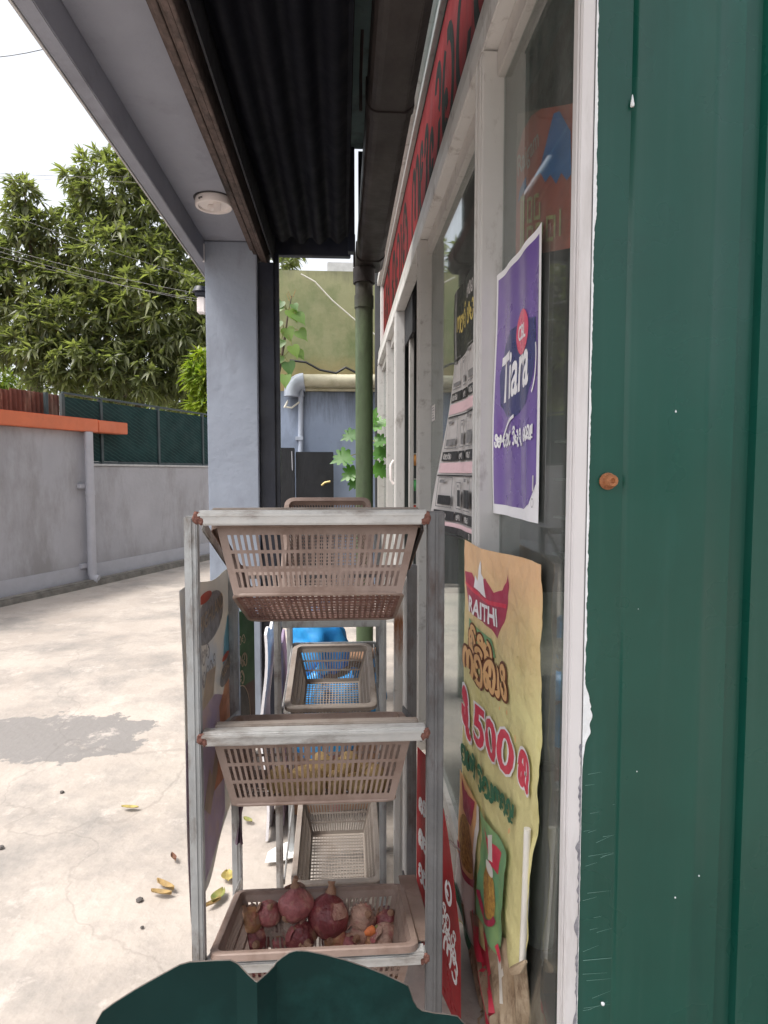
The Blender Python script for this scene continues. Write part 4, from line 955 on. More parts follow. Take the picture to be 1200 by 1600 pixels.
for i, (px, py, rp, m_, sq, nk, tl, lab) in enumerate(ON):
    # depth where the ray meets a plane a radius above the basket floor, then a little pile
    Yg = 1.68
    for _ in range(6):
        r_ = rp * Yg / 1000
        z0 = -.168 + r_ * .92 + (.022 if i in (0, 1, 2, 3, 6, 12, 16) else .005)
        q = at(px, py, 1.0) - Vector((0, 0, CAM_H)); pl = basket_pt(B_low, 0, 0, z0)
        tt_ = (pl - Vector((0, 0, CAM_H))).dot(nrm) / q.dot(nrm); Yg = min(1.86, max(1.58, tt_))
    p = at(px, py, Yg); r_ = 1.14 * rp * Yg / 1000
    o = thing('onion', lab, 'onion', p, GO, local=True); o.rotation_euler = [R(a_) for a_ in tl]; o.scale = (r_, r_, r_)
    link('bulb', onion_mesh(i * 3.1, m_, sq), o); link('dry_neck', neck_mesh(i * 1.7, nk), o); link('root_tuft', root_mesh(i), o); link('skin_flake', flake_mesh(i), o); link('skin_flake', flake_mesh(i + 50), o)
low_ = [(-.175, .085), (-.115, .075), (-.055, .085), (.0, .072), (.055, .08), (.11, .074), (.165, .085), (-.15, .14), (-.08, .15), (-.01, .14), (.06, .15), (.12, .14), (.17, .15), (-.12, .21), (-.03, .22), (.05, .21), (.13, .22)]
for i, (lx, ly) in enumerate(low_):
    r_ = (.029, .025, .030, .024)[i % 4]; p = basket_pt(B_low, lx, ly, -.164 + r_ * .85 + (.040 if ly < .10 else .022))
    o = thing('onion', 'small onion in the bottom layer of the lowest basket under the larger ones', 'onion', p, GO, local=True); o.rotation_euler = (i * 1.3, i * .9, i * 2.3); o.scale = (r_, r_, r_)
    link('bulb', onion_mesh(100 + i * 2.7, ('onion_pink', 'onion_dusty', 'onion_red', 'onion_pale', 'onion_gold')[i % 5], .9, .2), o); link('dry_neck', neck_mesh(60 + i, .2), o); link('skin_flake', flake_mesh(200 + i), o)
p = at(577, 1456, 1.70); cr = thing('carrot_piece', 'small orange carrot stub lying among the onions', 'carrot', p)
MB().tube([p + Vector((-.012, 0, -.004)), p, p + Vector((.012, .006, .002)), p + Vector((.017, .008, .003))], [.006, .012, .012, .004], 12).build('stub', 'carrot', cr)
MB().tube([p + Vector((.016, .008, .003)), p + Vector((.024, .012, .01))], [.004, .002], 6).build('stalk', 'half_leaf', cr)
B_mid.matrix_basis = Matrix.Translation(B_mid.location) @ Matrix.Rotation(R(-14), 4, 'X')
spots = [(-.06, .10), (.0, .09), (.055, .11), (.11, .09), (.155, .12), (-.10, .16), (-.04, .17), (.03, .18), (.09, .17), (.15, .19), (-.01, .25), (.06, .26), (.12, .26), (.02, .13), (.085, .13)]
for i, (lx, ly) in enumerate(spots):
    p = basket_pt(B_mid, lx, ly, -.168 + .033 + (.038 if i > 12 else 0)); bm = bmesh.new(); bmesh.ops.create_icosphere(bm, subdivisions=3, radius=1)
    for v in bm.verts: v.co *= 1 + .16 * noise.noise(v.co * 1.2 + Vector((i * 5, 0, 0)))
    me = bpy.data.meshes.new('potato'); bm.to_mesh(me); bm.free(); me.materials.append(MATS['potato']); me.polygons.foreach_set('use_smooth', [True] * len(me.polygons))
    o = link('potato', me); o.location = p; o.scale = (.036, .028, .028); o.rotation_euler = (i, i * 2.1, i * .7)
    tag(o, 'yellow brown potato seen through the slots of the middle basket', 'potato', 'potatoes in the middle basket')

# ------------------------------------------------------------------ posters on the window
# purple chocolate poster taped to the near pane
def tiara(u, v):
    bow = .006 + .010 * math.exp(-((u) / .06) ** 2) * (1 + .5 * math.sin(v * 7)) + .002 * math.sin(u * 40 + v * 3)
    return (.492 - bow, 1.995 - u, 1.372 + v)
tp_ = thing('purple_poster', 'purple and white chocolate poster taped to the near window pane', 'poster', (.49, 1.8, 1.37)); S = Sheet(tiara, tp_)
TW, TH = .425, .735
S.base('paper', 'white_print', (0, TW), (0, TH), 20, 24)
S.print('purple_field', 'tiara_purple', poly([(.018, .03), (TW - .12, .03), (TW - .07, .045), (TW - .018, .10), (TW - .018, TH - .02), (.018, TH - .02)]))
S.print('emblem_shape', 'tiara_navy', poly([(.06, .33), (.05, .42), (.09, .50), (.16, .535), (.28, .535), (.385, .52), (.392, .46), (.375, .38), (.32, .31), (.22, .285), (.12, .29)]))
print_text(S, 'letter', 'white_print', text2d('Tiara', .19, .055, .335, bold=.004, shear=.3, sx=.72, rot=.10))
S.print('oval_emblem', 'tiara_pink', ell(.275, .505, .062, .060))
print_text(S, 'letter', 'white_print', text2d('CBL', .055, .232, .487, bold=.0012, sx=.85))
S.print('swoosh', 'white_print', merge(ribbon(A(.25, .20, .17, .09, 168, 105), .010), ribbon(A(.34, .42, .06, .10, -60, 20), .007)))
print_strokes(S, 'lettering', 'white_print', script2d(['ra', 'sa', ' ', 'pa', 'da', 'ma', 'ta2', ' ', 'da', 'i', 'ya', 'u', 'na', 'u', ' ', 'va', 'e', 'la', 'aa', '!'], .036, .035, .205, .22, .60, rot=.03))
S.print('white_strip', 'paper_white', rect(.392, .08, .40, .12))  # small white strip by the near edge
S.print('mark', 'print_grey', ring(.395, .05, .009, .012, .002))

# appliance leaflet sheet between the mullions, its free corner curling outwards
def leaflet(u, v):
    curl = .10 * max(0, 1 - u / .30) ** 1.6 * max(0, (.72 - v) / .72) ** 1.1
    return (.490 - curl - .004 * math.sin(v * 9) - .003 * math.sin(u * 22), 2.80 - u + curl * .9 * (1 if v < .72 else 0), 1.245 + v)
ls = thing('appliance_leaflet', 'tall white leaflet of appliances with black header hanging between two window mullions', 'poster', (.48, 2.6, 1.25)); S = Sheet(leaflet, ls)
LW, LH = .52, 1.02
S.base('paper', 'paper_white', (0, LW), (0, LH), 24, 34)
S.print('header_band', 'print_black', poly([(0, .72), (.10, .72), (LW, .745), (LW, LH), (0, LH)]))
S.print('header_stripe', 'print_grey', rect(.05, .73, .085, LH))
print_strokes(S, 'lettering', 'gold', script2d(['ga', 'ma', 'na', 'i', ' ', 'sa', 'ya'], .075, .10, .83, .14, .66))
print_strokes(S, 'lettering', 'paper_white', script2d(['sa', 'ka', 'va'], .05, .30, .93, .14, .7))
for row, z in enumerate((.44, .19, -.06)):
    S.print('rule_line', 'print_black', rect(.02, z + .048, LW - .01, z + .054))
    S.print('pink_strip', 'paper_pink', rect(.03, z + .062, LW - .02, z + .105))
    S.print('label_block', 'print_black', merge(rect(.04, z + .112, .19, z + .152), rect(.20, z + .112, .29, z + .152), rect(.32, z + .112, .47, z + .152)))
    print_strokes(S, 'lettering', 'paper_white', script2d(['ka', 'ma', 'ra', 'va'], .022, .055, z + .121, .2, .8) + script2d(['sa', 'na'], .022, .21, z + .121, .2, .8) + script2d(['ga', 'ka', 'ya'], .022, .34, z + .121, .2, .8))
    for k, (x0, w_, h_, dk) in enumerate(((.05, .12, .13, .3), (.21, .06, .11, .6), (.33, .11, .14, .5))):
        zz = z + .165
        x1, z1 = x0 + w_, zz + h_; e = .004
        S.print('product_picture', 'print_grey', ([(x0, zz), (x1, zz), (x1, z1), (x0, z1), (x0 + e, zz + e), (x1 - e, zz + e), (x1 - e, z1 - e), (x0 + e, z1 - e)], [(0, 1, 5, 4), (1, 2, 6, 5), (2, 3, 7, 6), (3, 0, 4, 7)]))
        S.lay -= 1; S.print('product_picture', 'print_black' if row == 2 else 'print_grey', rect(x0 + .012, zz + .012, x1 - .012, zz + .012 + h_ * dk * (.4 + .3 * row)))
        S.lay -= 1; S.print('product_picture', 'print_grey', rect(x0 + .012, zz + h_ * .80, x0 + w_ * .45, zz + h_ * .9))
S.print('foot_band', 'print_black', rect(.10, .0, LW, .028))
S.print('lettering', 'paper_white', text2d('3', .03, .42, .002, bold=.001))
tag(MB().tube([(.478, 2.215, 1.03), (.476, 2.21, 1.25), (.478, 2.205, 1.6), (.48, 2.2, 1.85)], .012, 10).build('rolled_tube', 'print_grey'), 'thin grey rolled strip standing along the edge of the appliance leaflet', 'rolled paper')

# noodle banner hanging in front of the shop, its tail twisted into a rope
def bn(u, v):
    """u 0..0.62 left to right, v 0 at the top downwards (negative)"""
    d = -v; t_ = min(1, max(0, (d - .65) / .5))
    uu = u * (1 - .12 * t_); f_ = uu / .62
    x = .415 + .07 * f_ - .012 * math.sin(math.pi * f_) * (1 - .4 * t_)
    e_ = .35 + .65 * min(1, u / .3); wr = e_ * (.003 * math.sin(u * 17 + d * 9) + .0025 * math.sin(u * 26 - d * 21) + .007 * t_ * math.sin(u * 42 - d * 12) + .004 * noise.noise((u * 9 + d * 5, d * 12 - u * 6, 2)) + .0022 * noise.noise((u * 20 + d * 14, d * 34 - u * 20, 7)))
    return (x + wr - .015 * t_, 2.14 - .625 * f_, 1.272 + v - .006 * math.sin(u * 9))
bnr = thing('noodle_banner', 'crumpled yellow noodle banner hanging before the window, its tail twisted', 'banner', (.45, 1.8, .1)); S = Sheet(bn, bnr)
mb = MB(); V = []; NU, NV = 44, 84
bbot = lambda u: -1.36 + .28 * (u / .62) + .02 * math.sin(u * 30)
for j in range(NV + 1):
    for i in range(NU + 1): u = .62 * i / NU; V.append(bn(u, bbot(u) * j / NV))
mb.add(V, [(j * (NU + 1) + i, j * (NU + 1) + i + 1, (j + 1) * (NU + 1) + i + 1, (j + 1) * (NU + 1) + i) for j in range(NV) for i in range(NU)]); mb.smooth = True
mb.build('cloth', 'banner_yellow', bnr, solid=.0012); S.lay = 3
def W(shape): return [(.62 * (1 - (1 - min(1, max(0, x) / .62)) ** 1.7), y) for x, y in shape[0]], shape[1]     # the print's own layout across the cloth
def Wl(letters): return [[W(s_) for s_ in l] for l in letters]
RO = .07
S.print('crest', 'crest_red', W(poly([(.005, -.105), (.055, -.095), (.085, -.115), (.17, -.085), (.215, -.12), (.26, -.105), (.305, -.055), (.297, -.15), (.278, -.195), (.235, -.25), (.20, -.232), (.12, -.222), (.04, -.225), (.022, -.175)])))
S.print('crest_tower', 'white_print', W(poly([(.075, -.135), (.08, -.095), (.10, -.108), (.118, -.065), (.135, -.035), (.142, -.075), (.158, -.085), (.168, -.145), (.12, -.138)])))
S.print('crest_ribbon', 'banner_red', W(poly([(.012, -.135), (.10, -.142), (.19, -.148), (.292, -.140), (.290, -.152), (.19, -.160), (.10, -.153), (.014, -.147)])))
print_text(S, 'letter', 'white_print', W(text2d('RAITHI', .072, .042, -.222, bold=.0022, sx=.90, rot=.04)))
S.print('green_patch', 'banner_green', W(poly([(.05, -.245), (.20, -.26), (.225, -.31), (.11, -.33), (.05, -.29)])))
def outlined(seq, size, x, y, sx, rot, m_in, m_out, w0=.34, w1=.15):
    print_strokes(S, 'letter_outline', m_out, Wl(script2d(seq, size, x, y, w0, sx, rot)))
    print_strokes(S, 'letter', m_in, Wl(script2d(seq, size, x, y, w1, sx, rot)))
outlined(['ka', 'i', 'ra', 'va'], .065, .05, -.345, .75, RO, 'text_peach', 'text_brown', .44, .24)
outlined(['ga', 'ta', 'i', 'ka', 'aa', 'ra'], .085, .02, -.435, .72, .12, 'text_peach', 'text_brown', .38, .20)
outlined(['ra', 'u'], .11, .01, -.615, .42, .05, 'banner_red', 'white_print', .42, .24)
print_text(S, 'letter_outline', 'white_print', W(text2d('500', .165, .095, -.618, bold=.011, sx=1.10, rot=RO)))
print_text(S, 'letter', 'banner_red', W(text2d('500', .165, .095, -.618, bold=.004, sx=1.10, rot=RO)))
outlined(['ka'], .095, .402, -.596, .85, .05, 'banner_red', 'white_print', .42, .26)
print_strokes(S, 'letter', 'text_green', Wl(script2d(['ta', 'e', 'ga', 'i', ' ', 'da', 'i', 'na', 'aa', 'ga', 'na', 'na', '!'], .055, .012, -.748, .26, .66, rot=.07)))
S.print('packet_picture', 'banner_white', W(poly([(.008, -.80), (.165, -.80), (.165, -1.27), (.008, -1.30)])))
S.print('packet_picture', 'text_peach', W(poly([(.010, -.79), (.15, -.795), (.15, -1.09), (.012, -1.08)])))
S.print('noodle_picture', 'noodle', W(ell(.085, -.985, .06, .085, rot=.1)))
S.print('bowl_picture', 'crest_red', W(ribbon(A(.09, -1.02, .075, .075, 195, 345), .022)))
S.print('crest', 'crest_red', W(poly([(.035, -.80), (.06, -.82), (.09, -.815), (.14, -.80), (.13, -.89), (.09, -.90), (.05, -.89)])))
S.print('packet_picture', 'banner_green', W(poly([(.185, -.795), (.38, -.815), (.41, -1.05), (.36, -1.14), (.19, -1.13)])))
S.print('crest', 'banner_red', W(poly([(.215, -.83), (.24, -.85), (.30, -.84), (.335, -.84), (.33, -.91), (.27, -.915)])))
S.print('packet_picture', 'banner_white', W(poly([(.245, -.835), (.27, -.82), (.285, -.90), (.26, -.905)])))
S.print('noodle_picture', 'noodle', W(ell(.275, -1.0, .055, .075, rot=.25)))
S.print('packet_picture', 'banner_white', W(ell(.275, -.925, .028, .016, rot=-.3)))
S.print('bowl_picture', 'crest_red', W(ribbon(A(.265, -1.02, .07, .075, 200, 340), .018)))
S.print('stripe', 'text_green', W(ribbon([(.006, -1.20), (.06, -1.24), (.15, -1.28)], .035)))
S.print('stripe', 'banner_red', W(ribbon([(.155, -1.15), (.20, -1.19), (.245, -1.245)], .04)))
S.print('stripe', 'banner_red', W(ribbon([(.36, -1.11), (.40, -1.14)], .02)))
for cx_, cy_, r_ in ((.33, -.37, .012), (.30, -.43, .007), (.36, -.42, .006), (.42, -.47, .010), (.40, -.735, .009)): S.print('droplet', 'text_peach', W(ell(cx_, cy_, r_ * .6, r_, 12)))
def backflap(u, v):
    p = bn(0, v); return (p[0] + .010 + u * .55, p[1] + .018 + u * .8 * math.sin(min(1, (-v - .05) * 2.2) * 2.2), p[2])
S2 = Sheet(backflap, bnr); S2.base('folded_edge', 'banner_back', (0, .07), (-.72, -.15), 6, 24)
pts = [at(824, 1295, 1.545), at(821, 1400, 1.56), at(816, 1508, 1.585)]
MB().tube(pts, [.009, .010, .009], 12).build('rolled_edge', 'banner_white', bnr)
# the gathered tail, folds running down it
tail = MB(); V = []; n = 60; nz = 44
a0 = Vector(bn(0, bbot(0) + .10)) + Vector((-.004, 0, 0)); b0 = Vector(bn(.62, bbot(.62) + .06)) + Vector((-.004, 0, 0)); e0 = at(766, 1615, 1.80); e1 = at(832, 1615, 1.62); g0 = Vector((.42, 1.82, -.125)); g1 = Vector((.46, 1.62, -.125))
for j in range(nz + 1):
    f_ = j / nz
    if f_ < .6: k = f_ / .6; kk = k ** .8; l_ = a0.lerp(e0, kk); r_ = b0.lerp(e1, k)
    else: k = (f_ - .6) / .4; l_ = e0.lerp(g0, k); r_ = e1.lerp(g1, k)
    ctr = (l_ + r_) / 2; hw = (r_ - l_).length / 2; d = (r_ - l_).normalized(); nn = Vector((-1, 0, 0)) - d * d.dot(Vector((-1, 0, 0))); nn.normalize(); th = .010 + .028 * min(1, f_ * 1.6)
    for k in range(n):
        t_ = 2 * math.pi * k / n; c_ = math.cos(t_)
        wv_ = 1 + .34 * math.sin(15 * c_ + f_ * 5) + .22 * math.sin(27 * c_ - f_ * 3)
        V.append(ctr + d * (hw * c_) + nn * (th * math.sin(t_) * wv_))
tail.add(V, [(j * n + k, j * n + (k + 1) % n, (j + 1) * n + (k + 1) % n, (j + 1) * n + k) for j in range(nz) for k in range(n)]); tail.smooth = True
tail.build('twisted_tail', 'banner_brown', bnr)
def tail_strip(name, m, k0, k1, j0, j1, lift=.0018):
    mb = MB(); V = []; kk = list(range(k0, k1 + 1))
    for j in range(j0, j1 + 1):
        cen = Vector(); 
        for k in range(n): cen += Vector(tail.v[j * n + k])
        cen /= n; sh_ = int((j - j0) * .10)
        for k in kk: p = Vector(tail.v[j * n + (k + sh_) % n]); V.append(p + (p - cen).normalized() * lift)
    W_ = len(kk); mb.add(V, [(a * W_ + b, a * W_ + b + 1, (a + 1) * W_ + b + 1, (a + 1) * W_ + b) for a in range(j1 - j0) for b in range(W_ - 1)]); mb.smooth = True; mb.build(name, m, bnr)
tail_strip('red_fold', 'banner_red', 14, 18, 2, 34); tail_strip('white_fold', 'banner_white', 10, 12, 1, 18); tail_strip('green_fold', 'text_green', 24, 27, 0, 14)
MB().tube([at(800, 1517, 1.60), at(812, 1513, 1.58), at(822, 1502, 1.56)], [.010, .013, .004], 8).build('knot_end', 'banner_brown', bnr)
MB().tube([at(700, 1275, 2.05), at(690, 1290, 2.02), at(698, 1310, 2.03), at(720, 1330, 2.08), at(735, 1345, 2.1)], .003, 6).build('tie_string', 'white_print', bnr)

# rolled papers inside the near pane
rp_ = thing('paper_roll', 'white rolled poster standing inside the shop behind the banner', 'paper roll', (.60, 1.85, .0))
MB().tube([(.585, 1.80, .10), (.590, 1.81, .40), (.60, 1.83, .62)], .040, 16).build('roll', 'banner_white', rp_)
MB().tube([(.600, 1.832, .615), (.601, 1.835, .63)], .030, 16).build('inner_turn', 'paper_white', rp_)
MB().box(.58, .66, 1.75, 1.9, -.024, .10).build('block', 'carton', rp_)

# snack poster inside the glass
def raig(u, v): f_ = 1 - u / .47; return (.512 + .002 * math.sin(u * 20), 1.90 - u, 2.0 + .13 * f_ + v * (.74 + .24 * f_))
rg = thing('snack_poster', 'faded red poster with a blue peak inside the near window pane', 'poster', (.512, 1.7, 2.02)); S = Sheet(raig, rg)
S.base('paper', 'raigam_red', (0, .47), (0, .42), 8, 8)
S.print('corner_band', 'onion_dusty', poly([(0, .42), (0, .30), (.06, .37), (.14, .405), (.24, .42)]), L=.05)  # dull brown band across the upper far corner
S.print('peak', 'raigam_blue', poly([(.18, .225), (.245, .262), (.33, .40), (.37, .405), (.45, .34), (.46, .215), (.43, .20), (.39, .225), (.355, .195), (.315, .225), (.28, .205), (.24, .235)]), L=.2)
S.print('blue_strip', 'raigam_blue', poly([(.02, .16), (.10, .20), (.10, .235), (.04, .20)]), L=.2)  # short slanting blue strip
S.print('lettering', 'paper_white', text2d('Raigam', .082, .015, .235, bold=.001, shear=.2, sx=.98, rot=.36), L=.2)
S.print('lettering', 'raigam_cream', merge(rect(.05, .02, .065, .16), rect(.075, .02, .09, .165), rect(.05, .163, .09, .178), rect(.12, .095, .132, .17), rect(.135, .095, .16, .107), rect(.162, .095, .174, .17), rect(.135, .16, .16, .172), rect(.19, .10, .202, .175), rect(.205, .165, .235, .177), rect(.205, .10, .235, .112), rect(.237, .10, .249, .15), rect(.12, .025, .132, .085), rect(.135, .075, .17, .087), rect(.173, .025, .185, .085), rect(.21, .03, .222, .09), rect(.225, .08, .26, .092), rect(.263, .03, .275, .09), rect(.295, .03, .345, .042), rect(.295, .045, .307, .105), rect(.31, .094, .345, .106), rect(.348, .04, .360, .106), rect(.385, .04, .397, .12)), L=.3)

nets = MB(); nets.grid(lambda u, v: (.545 + .01 * math.sin(v * 9 + u * 4), 1.43 + .55 * u, 2.42 + .50 * v + .02 * math.sin(u * 6)), 20, 20); nets.smooth = True
tag(nets.build('dark_net', 'net_dark', solid=.002), 'dark coarse net hanging inside the glass above the faded red poster', 'net')

# red banner behind the right post of the front rack
def redp(u, v): 
    f_ = u / .36
    return (.250 + .085 * f_ + .006 * math.sin(f_ * 3.1), 2.10 - .36 * f_ + .01 * math.sin(v * 6), v)
rdp = thing('red_poster', 'curled red drink poster with white script standing behind the rack post', 'poster', (.3, 1.95, 0)); S = Sheet(redp, rdp)
mb = MB(); topf = lambda f_: .575 if f_ < .22 else (.575 - .085 * (f_ - .22) / .3 if f_ < .52 else .49 - .34 * ((f_ - .52) / .48) ** 1.4)
NU, NV = 24, 20; V = []
for j in range(NV + 1):
    for i in range(NU + 1):
        f_ = i / NU; z = -.125 + (topf(f_) + .125) * j / NV; V.append(redp(.36 * f_, z))
mb.add(V, [(j * (NU + 1) + i, j * (NU + 1) + i + 1, (j + 1) * (NU + 1) + i + 1, (j + 1) * (NU + 1) + i) for j in range(NV) for i in range(NU)]); mb.smooth = True
mb.build('sheet', 'red_poster', rdp, solid=.001)
S.lay = 3
wr_ = []
wr_ += script2d(['va'], .075, .235, .20, .17, .8, rot=-.1) + script2d(['ra', 'ta', 'u', 'ra'], .05, .20, .13, .17, .75, rot=-.35) + script2d(['sa', 'na', 'ka'], .05, .20, .085, .17, .7, rot=-.35) + script2d(['ga', 'da'], .07, .22, .02, .17, .8, rot=-.2) + script2d(['ka', 'ra', 'ma'], .05, .02, .36, .2, .5) + script2d(['ka', 'sa'], .06, .02, .24, .2, .5) + script2d(['na', 'ma'], .06, .02, .12, .2, .5)
print_strokes(S, 'lettering', 'white_print', wr_)

# ------------------------------------------------------------------ drink banner tied to the left side of the rack, and the green board
def drink(u, v):
    f_ = u / .62
    return (-.374 + .004 * math.sin(v * 8) + .006 * math.sin(f_ * 5 + v * 4), 1.505 + u, v)
dk = thing('drink_banner', 'faded grey and purple drink banner tied to the left side of the front rack', 'banner', (-.374, 1.8, .5)); S = Sheet(drink, dk, (1, 0, 0))
mb = MB(); V = []; NU, NV = 26, 40
def dtop(f_): return 1.224 - .045 * f_ + .006 * math.sin(f_ * 9)
def dbot(f_): return .415 - .05 * math.sin(min(1, f_ * 1.05) * 3.14) + .008 * math.sin(f_ * 11)
for j in range(NV + 1):
    for i in range(NU + 1):
        f_ = i / NU; V.append(drink(.62 * f_, dbot(f_) + (dtop(f_) - dbot(f_)) * j / NV))
mb.add(V, [(j * (NU + 1) + i, j * (NU + 1) + i + 1, (j + 1) * (NU + 1) + i + 1, (j + 1) * (NU + 1) + i) for j in range(NV) for i in range(NU)]); mb.smooth = True
mb.build('cloth', 'drink_grey', dk, solid=.001); S.lay = 2
S.print('purple_field', 'drink_purple', poly([(.0, .425), (.12, .405), (.28, .385), (.42, .395), (.50, .42), (.50, .80), (.34, .86), (.0, .86)]))
S.print('orange_patch', 'drink_orange', poly([(.36, .56), (.58, .52), (.60, .80), (.50, .86), (.40, .80), (.44, .68)]))
S.print('orange_patch', 'drink_cream', poly([(.22, .58), (.30, .66), (.33, .62), (.40, .72), (.40, .60), (.30, .52)]))
S.print('cream_marks', 'drink_cream', merge(ribbon([(.08, .42), (.14, .47), (.2, .50)], .012), ribbon([(.06, .47), (.12, .51), (.18, .55)], .008)))
S.print('blue_glow', 'drink_blue', poly([(.42, .92), (.60, .93), (.60, 1.06), (.50, 1.05), (.44, 1.0)]))
S.print('emblem_shape', 'print_grey', ell(.28, 1.10, .16, .065, rot=.05))
S.print('emblem_sun', 'drink_red', ell(.22, 1.165, .07, .014))
S.print('lettering', 'drink_cream', text2d('HIGHLAND', .060, .145, 1.078, bold=.001, sx=.95, rot=.08))
print_strokes(S, 'lettering', 'print_grey', script2d(['ka', 'ra', 'i', 'ma', 'na'], .045, .10, .985, .13, .75, .08) + script2d(['sa', 'va', 'ta', 'na', 'ra'], .045, .14, .925, .13, .75, .10))
S.print('glass_picture', 'drink_cream', merge(poly([(.16, .87), (.30, .87), (.32, .95), (.22, .96)])))
S.print('glass_picture', 'drink_orange', merge(poly([(.02, .87), (.13, .87), (.12, .93), (.05, .95)])))
S.print('emblem_shape', 'print_grey', ell(.47, .895, .10, .042, rot=.1))
S.print('emblem_sun', 'drink_red', ell(.44, .942, .05, .010))
S.print('lettering', 'drink_cream', text2d('HIGHLAND', .034, .395, .884, bold=.001, sx=.95, rot=.12))
# dark cloth hanging off the rear post
cl_ = MB(); V = []
for j in range(13):
    f_ = j / 12; z = .66 - .34 * f_; w_ = .075 * (1 - f_) + .003
    for i in range(7): V.append((-.362 + .012 + (w_) * i / 6 + .03 * f_ * (1 - i / 6), 1.998 - .008 * math.sin(i * 1.8) - .006, z))
cl_.add(V, [(j * 7 + i, j * 7 + i + 1, (j + 1) * 7 + i + 1, (j + 1) * 7 + i) for j in range(12) for i in range(6)]); cl_.smooth = True
tag(cl_.build('purple_cloth_scrap', 'purple_cloth', solid=.002), 'dark purple scrap of cloth knotted round the rear left rack post', 'cloth')

bp0 = Vector((-.74, 3.02, -.06)); bd = Vector((.235, .62, 0)); bl_ = bd.length; bdn = bd.normalized()
def board(u, v): return bp0 + bdn * u + Vector((0, 0, v))
gb = thing('green_menu_board', 'dark green and brown poster board leaning by the foot of the column', 'poster board', bp0); S = Sheet(board, gb, (1, -.4, 0))
S.base('board', 'board_green', (0, bl_), (0, .80), 4, 4, .012)
S.print('brown_field', 'board_brown', rect(.0, .0, bl_, .38))
S.print('cup_picture', 'print_black', ell(.50, .20, .10, .19)); S.print('cup_rim', 'drink_cream', ring(.50, .20, .105, .195, .007))
print_strokes(S, 'lettering', 'drink_cream', script2d(['ga', 'sa', 'ka'], .075, .38, .49, .14, .72, .0) + script2d(['ra', 'i', 'va', 'ya', 'na'], .075, .34, .40, .16, .62, .0) + script2d(['va', 'ta', 'ka', 'na'], .05, .40, .62, .12, .7))

# goods piled behind the rear rack
def lump(name, c, s_, m_, seed, parent, amp=.28):
    bm = bmesh.new(); bmesh.ops.create_icosphere(bm, subdivisions=4, radius=1)
    for v in bm.verts: v.co *= 1 + amp * noise.noise(v.co * 1.7 + Vector((seed, 0, 0))) + .10 * noise.noise(v.co * 5 + Vector((0, seed, 0)))
    for v in bm.verts: v.co = Vector(c) + Vector((v.co.x * s_[0], v.co.y * s_[1], v.co.z * s_[2]))
    me = bpy.data.meshes.new(name); bm.to_mesh(me); bm.free(); me.materials.append(MATS[m_]); me.polygons.foreach_set('use_smooth', [True] * len(me.polygons)); return link(name, me, parent)
def carton(label, x, y, z, w_, d, h, a):
    t_ = thing('carton', label, 'carton', (x, y, z), 'cartons behind the rear rack', local=True); t_.rotation_euler = (0, 0, a)
    MB().box(-w_ / 2, w_ / 2, -d / 2, d / 2, 0, h).build('box', 'carton', t_, bevel=.006)
    MB().box(-w_ / 2 + .01, -.002, -d / 2, d / 2, h + .001, h + .005).build('flap', 'carton', t_); MB().box(.002, w_ / 2 - .01, -d / 2, d / 2, h + .001, h + .005).build('flap', 'carton', t_)
    MB().box(-.025, .025, -d / 2 - .0015, -d / 2 - .0003, .0, h).build('tape', 'onion_pale', t_); return t_
carton('lower brown carton standing behind the rear rack', -.06, 3.15, -.125, .42, .34, .45, .1)
carton('upper brown carton stacked on another behind the rear rack', -.02, 3.17, .331, .36, .30, .27, -.25)
for i, (cx_, cy_, cz_, sx_, sy_, sz_, lab) in enumerate(((-.12, 2.94, .70, .14, .10, .16, 'crumpled bright blue bag on the cartons seen through the grey basket'), (.09, 2.93, .47, .10, .08, .12, 'smaller blue plastic bag beside the cartons behind the rear rack'), (-.10, 2.90, .30, .16, .08, .12, 'flat blue plastic bag low in front of the cartons'), (.02, 2.84, .52, .11, .06, .06, 'creased blue bag in front of the upper carton seen through the grey basket'), (-.13, 2.83, .50, .07, .06, .10, 'bright blue bag leaning on the upper carton at the left'))):
    b_ = thing('blue_bag', lab, 'plastic bag', (cx_, cy_, cz_ - sz_), 'blue bags behind the rear rack'); lump('sack', (cx_, cy_, cz_), (sx_, sy_, sz_), 'blue_bag', i * 7 + 1, b_)
    MB().tube([(cx_, cy_, cz_ + sz_ * .85), (cx_ + .01, cy_, cz_ + sz_ * 1.1), (cx_ + .04, cy_ - .02, cz_ + sz_ * 1.3)], [.022, .010, .03], 10).build('knot', 'blue_bag', b_)
for i, (x_, m_, lab) in enumerate(((-.345, 'white_print', 'white sack edge standing left of the rear rack'), (-.315, 'drink_purple', 'lilac folded sack standing left of the rear rack'))):
    mb = MB(); mb.grid(lambda u, v: (x_ + .02 * i + .012 * math.sin(v * 9 + i) - .03 * v * (1 - v), 2.75 + .12 * i + u * .30, -.12 + v * (.92 - .1 * i) + .02 * math.sin(u * 8)), 8, 20); mb.smooth = True
    tag(mb.build('folded_sack', m_, solid=.012), lab, 'sack')

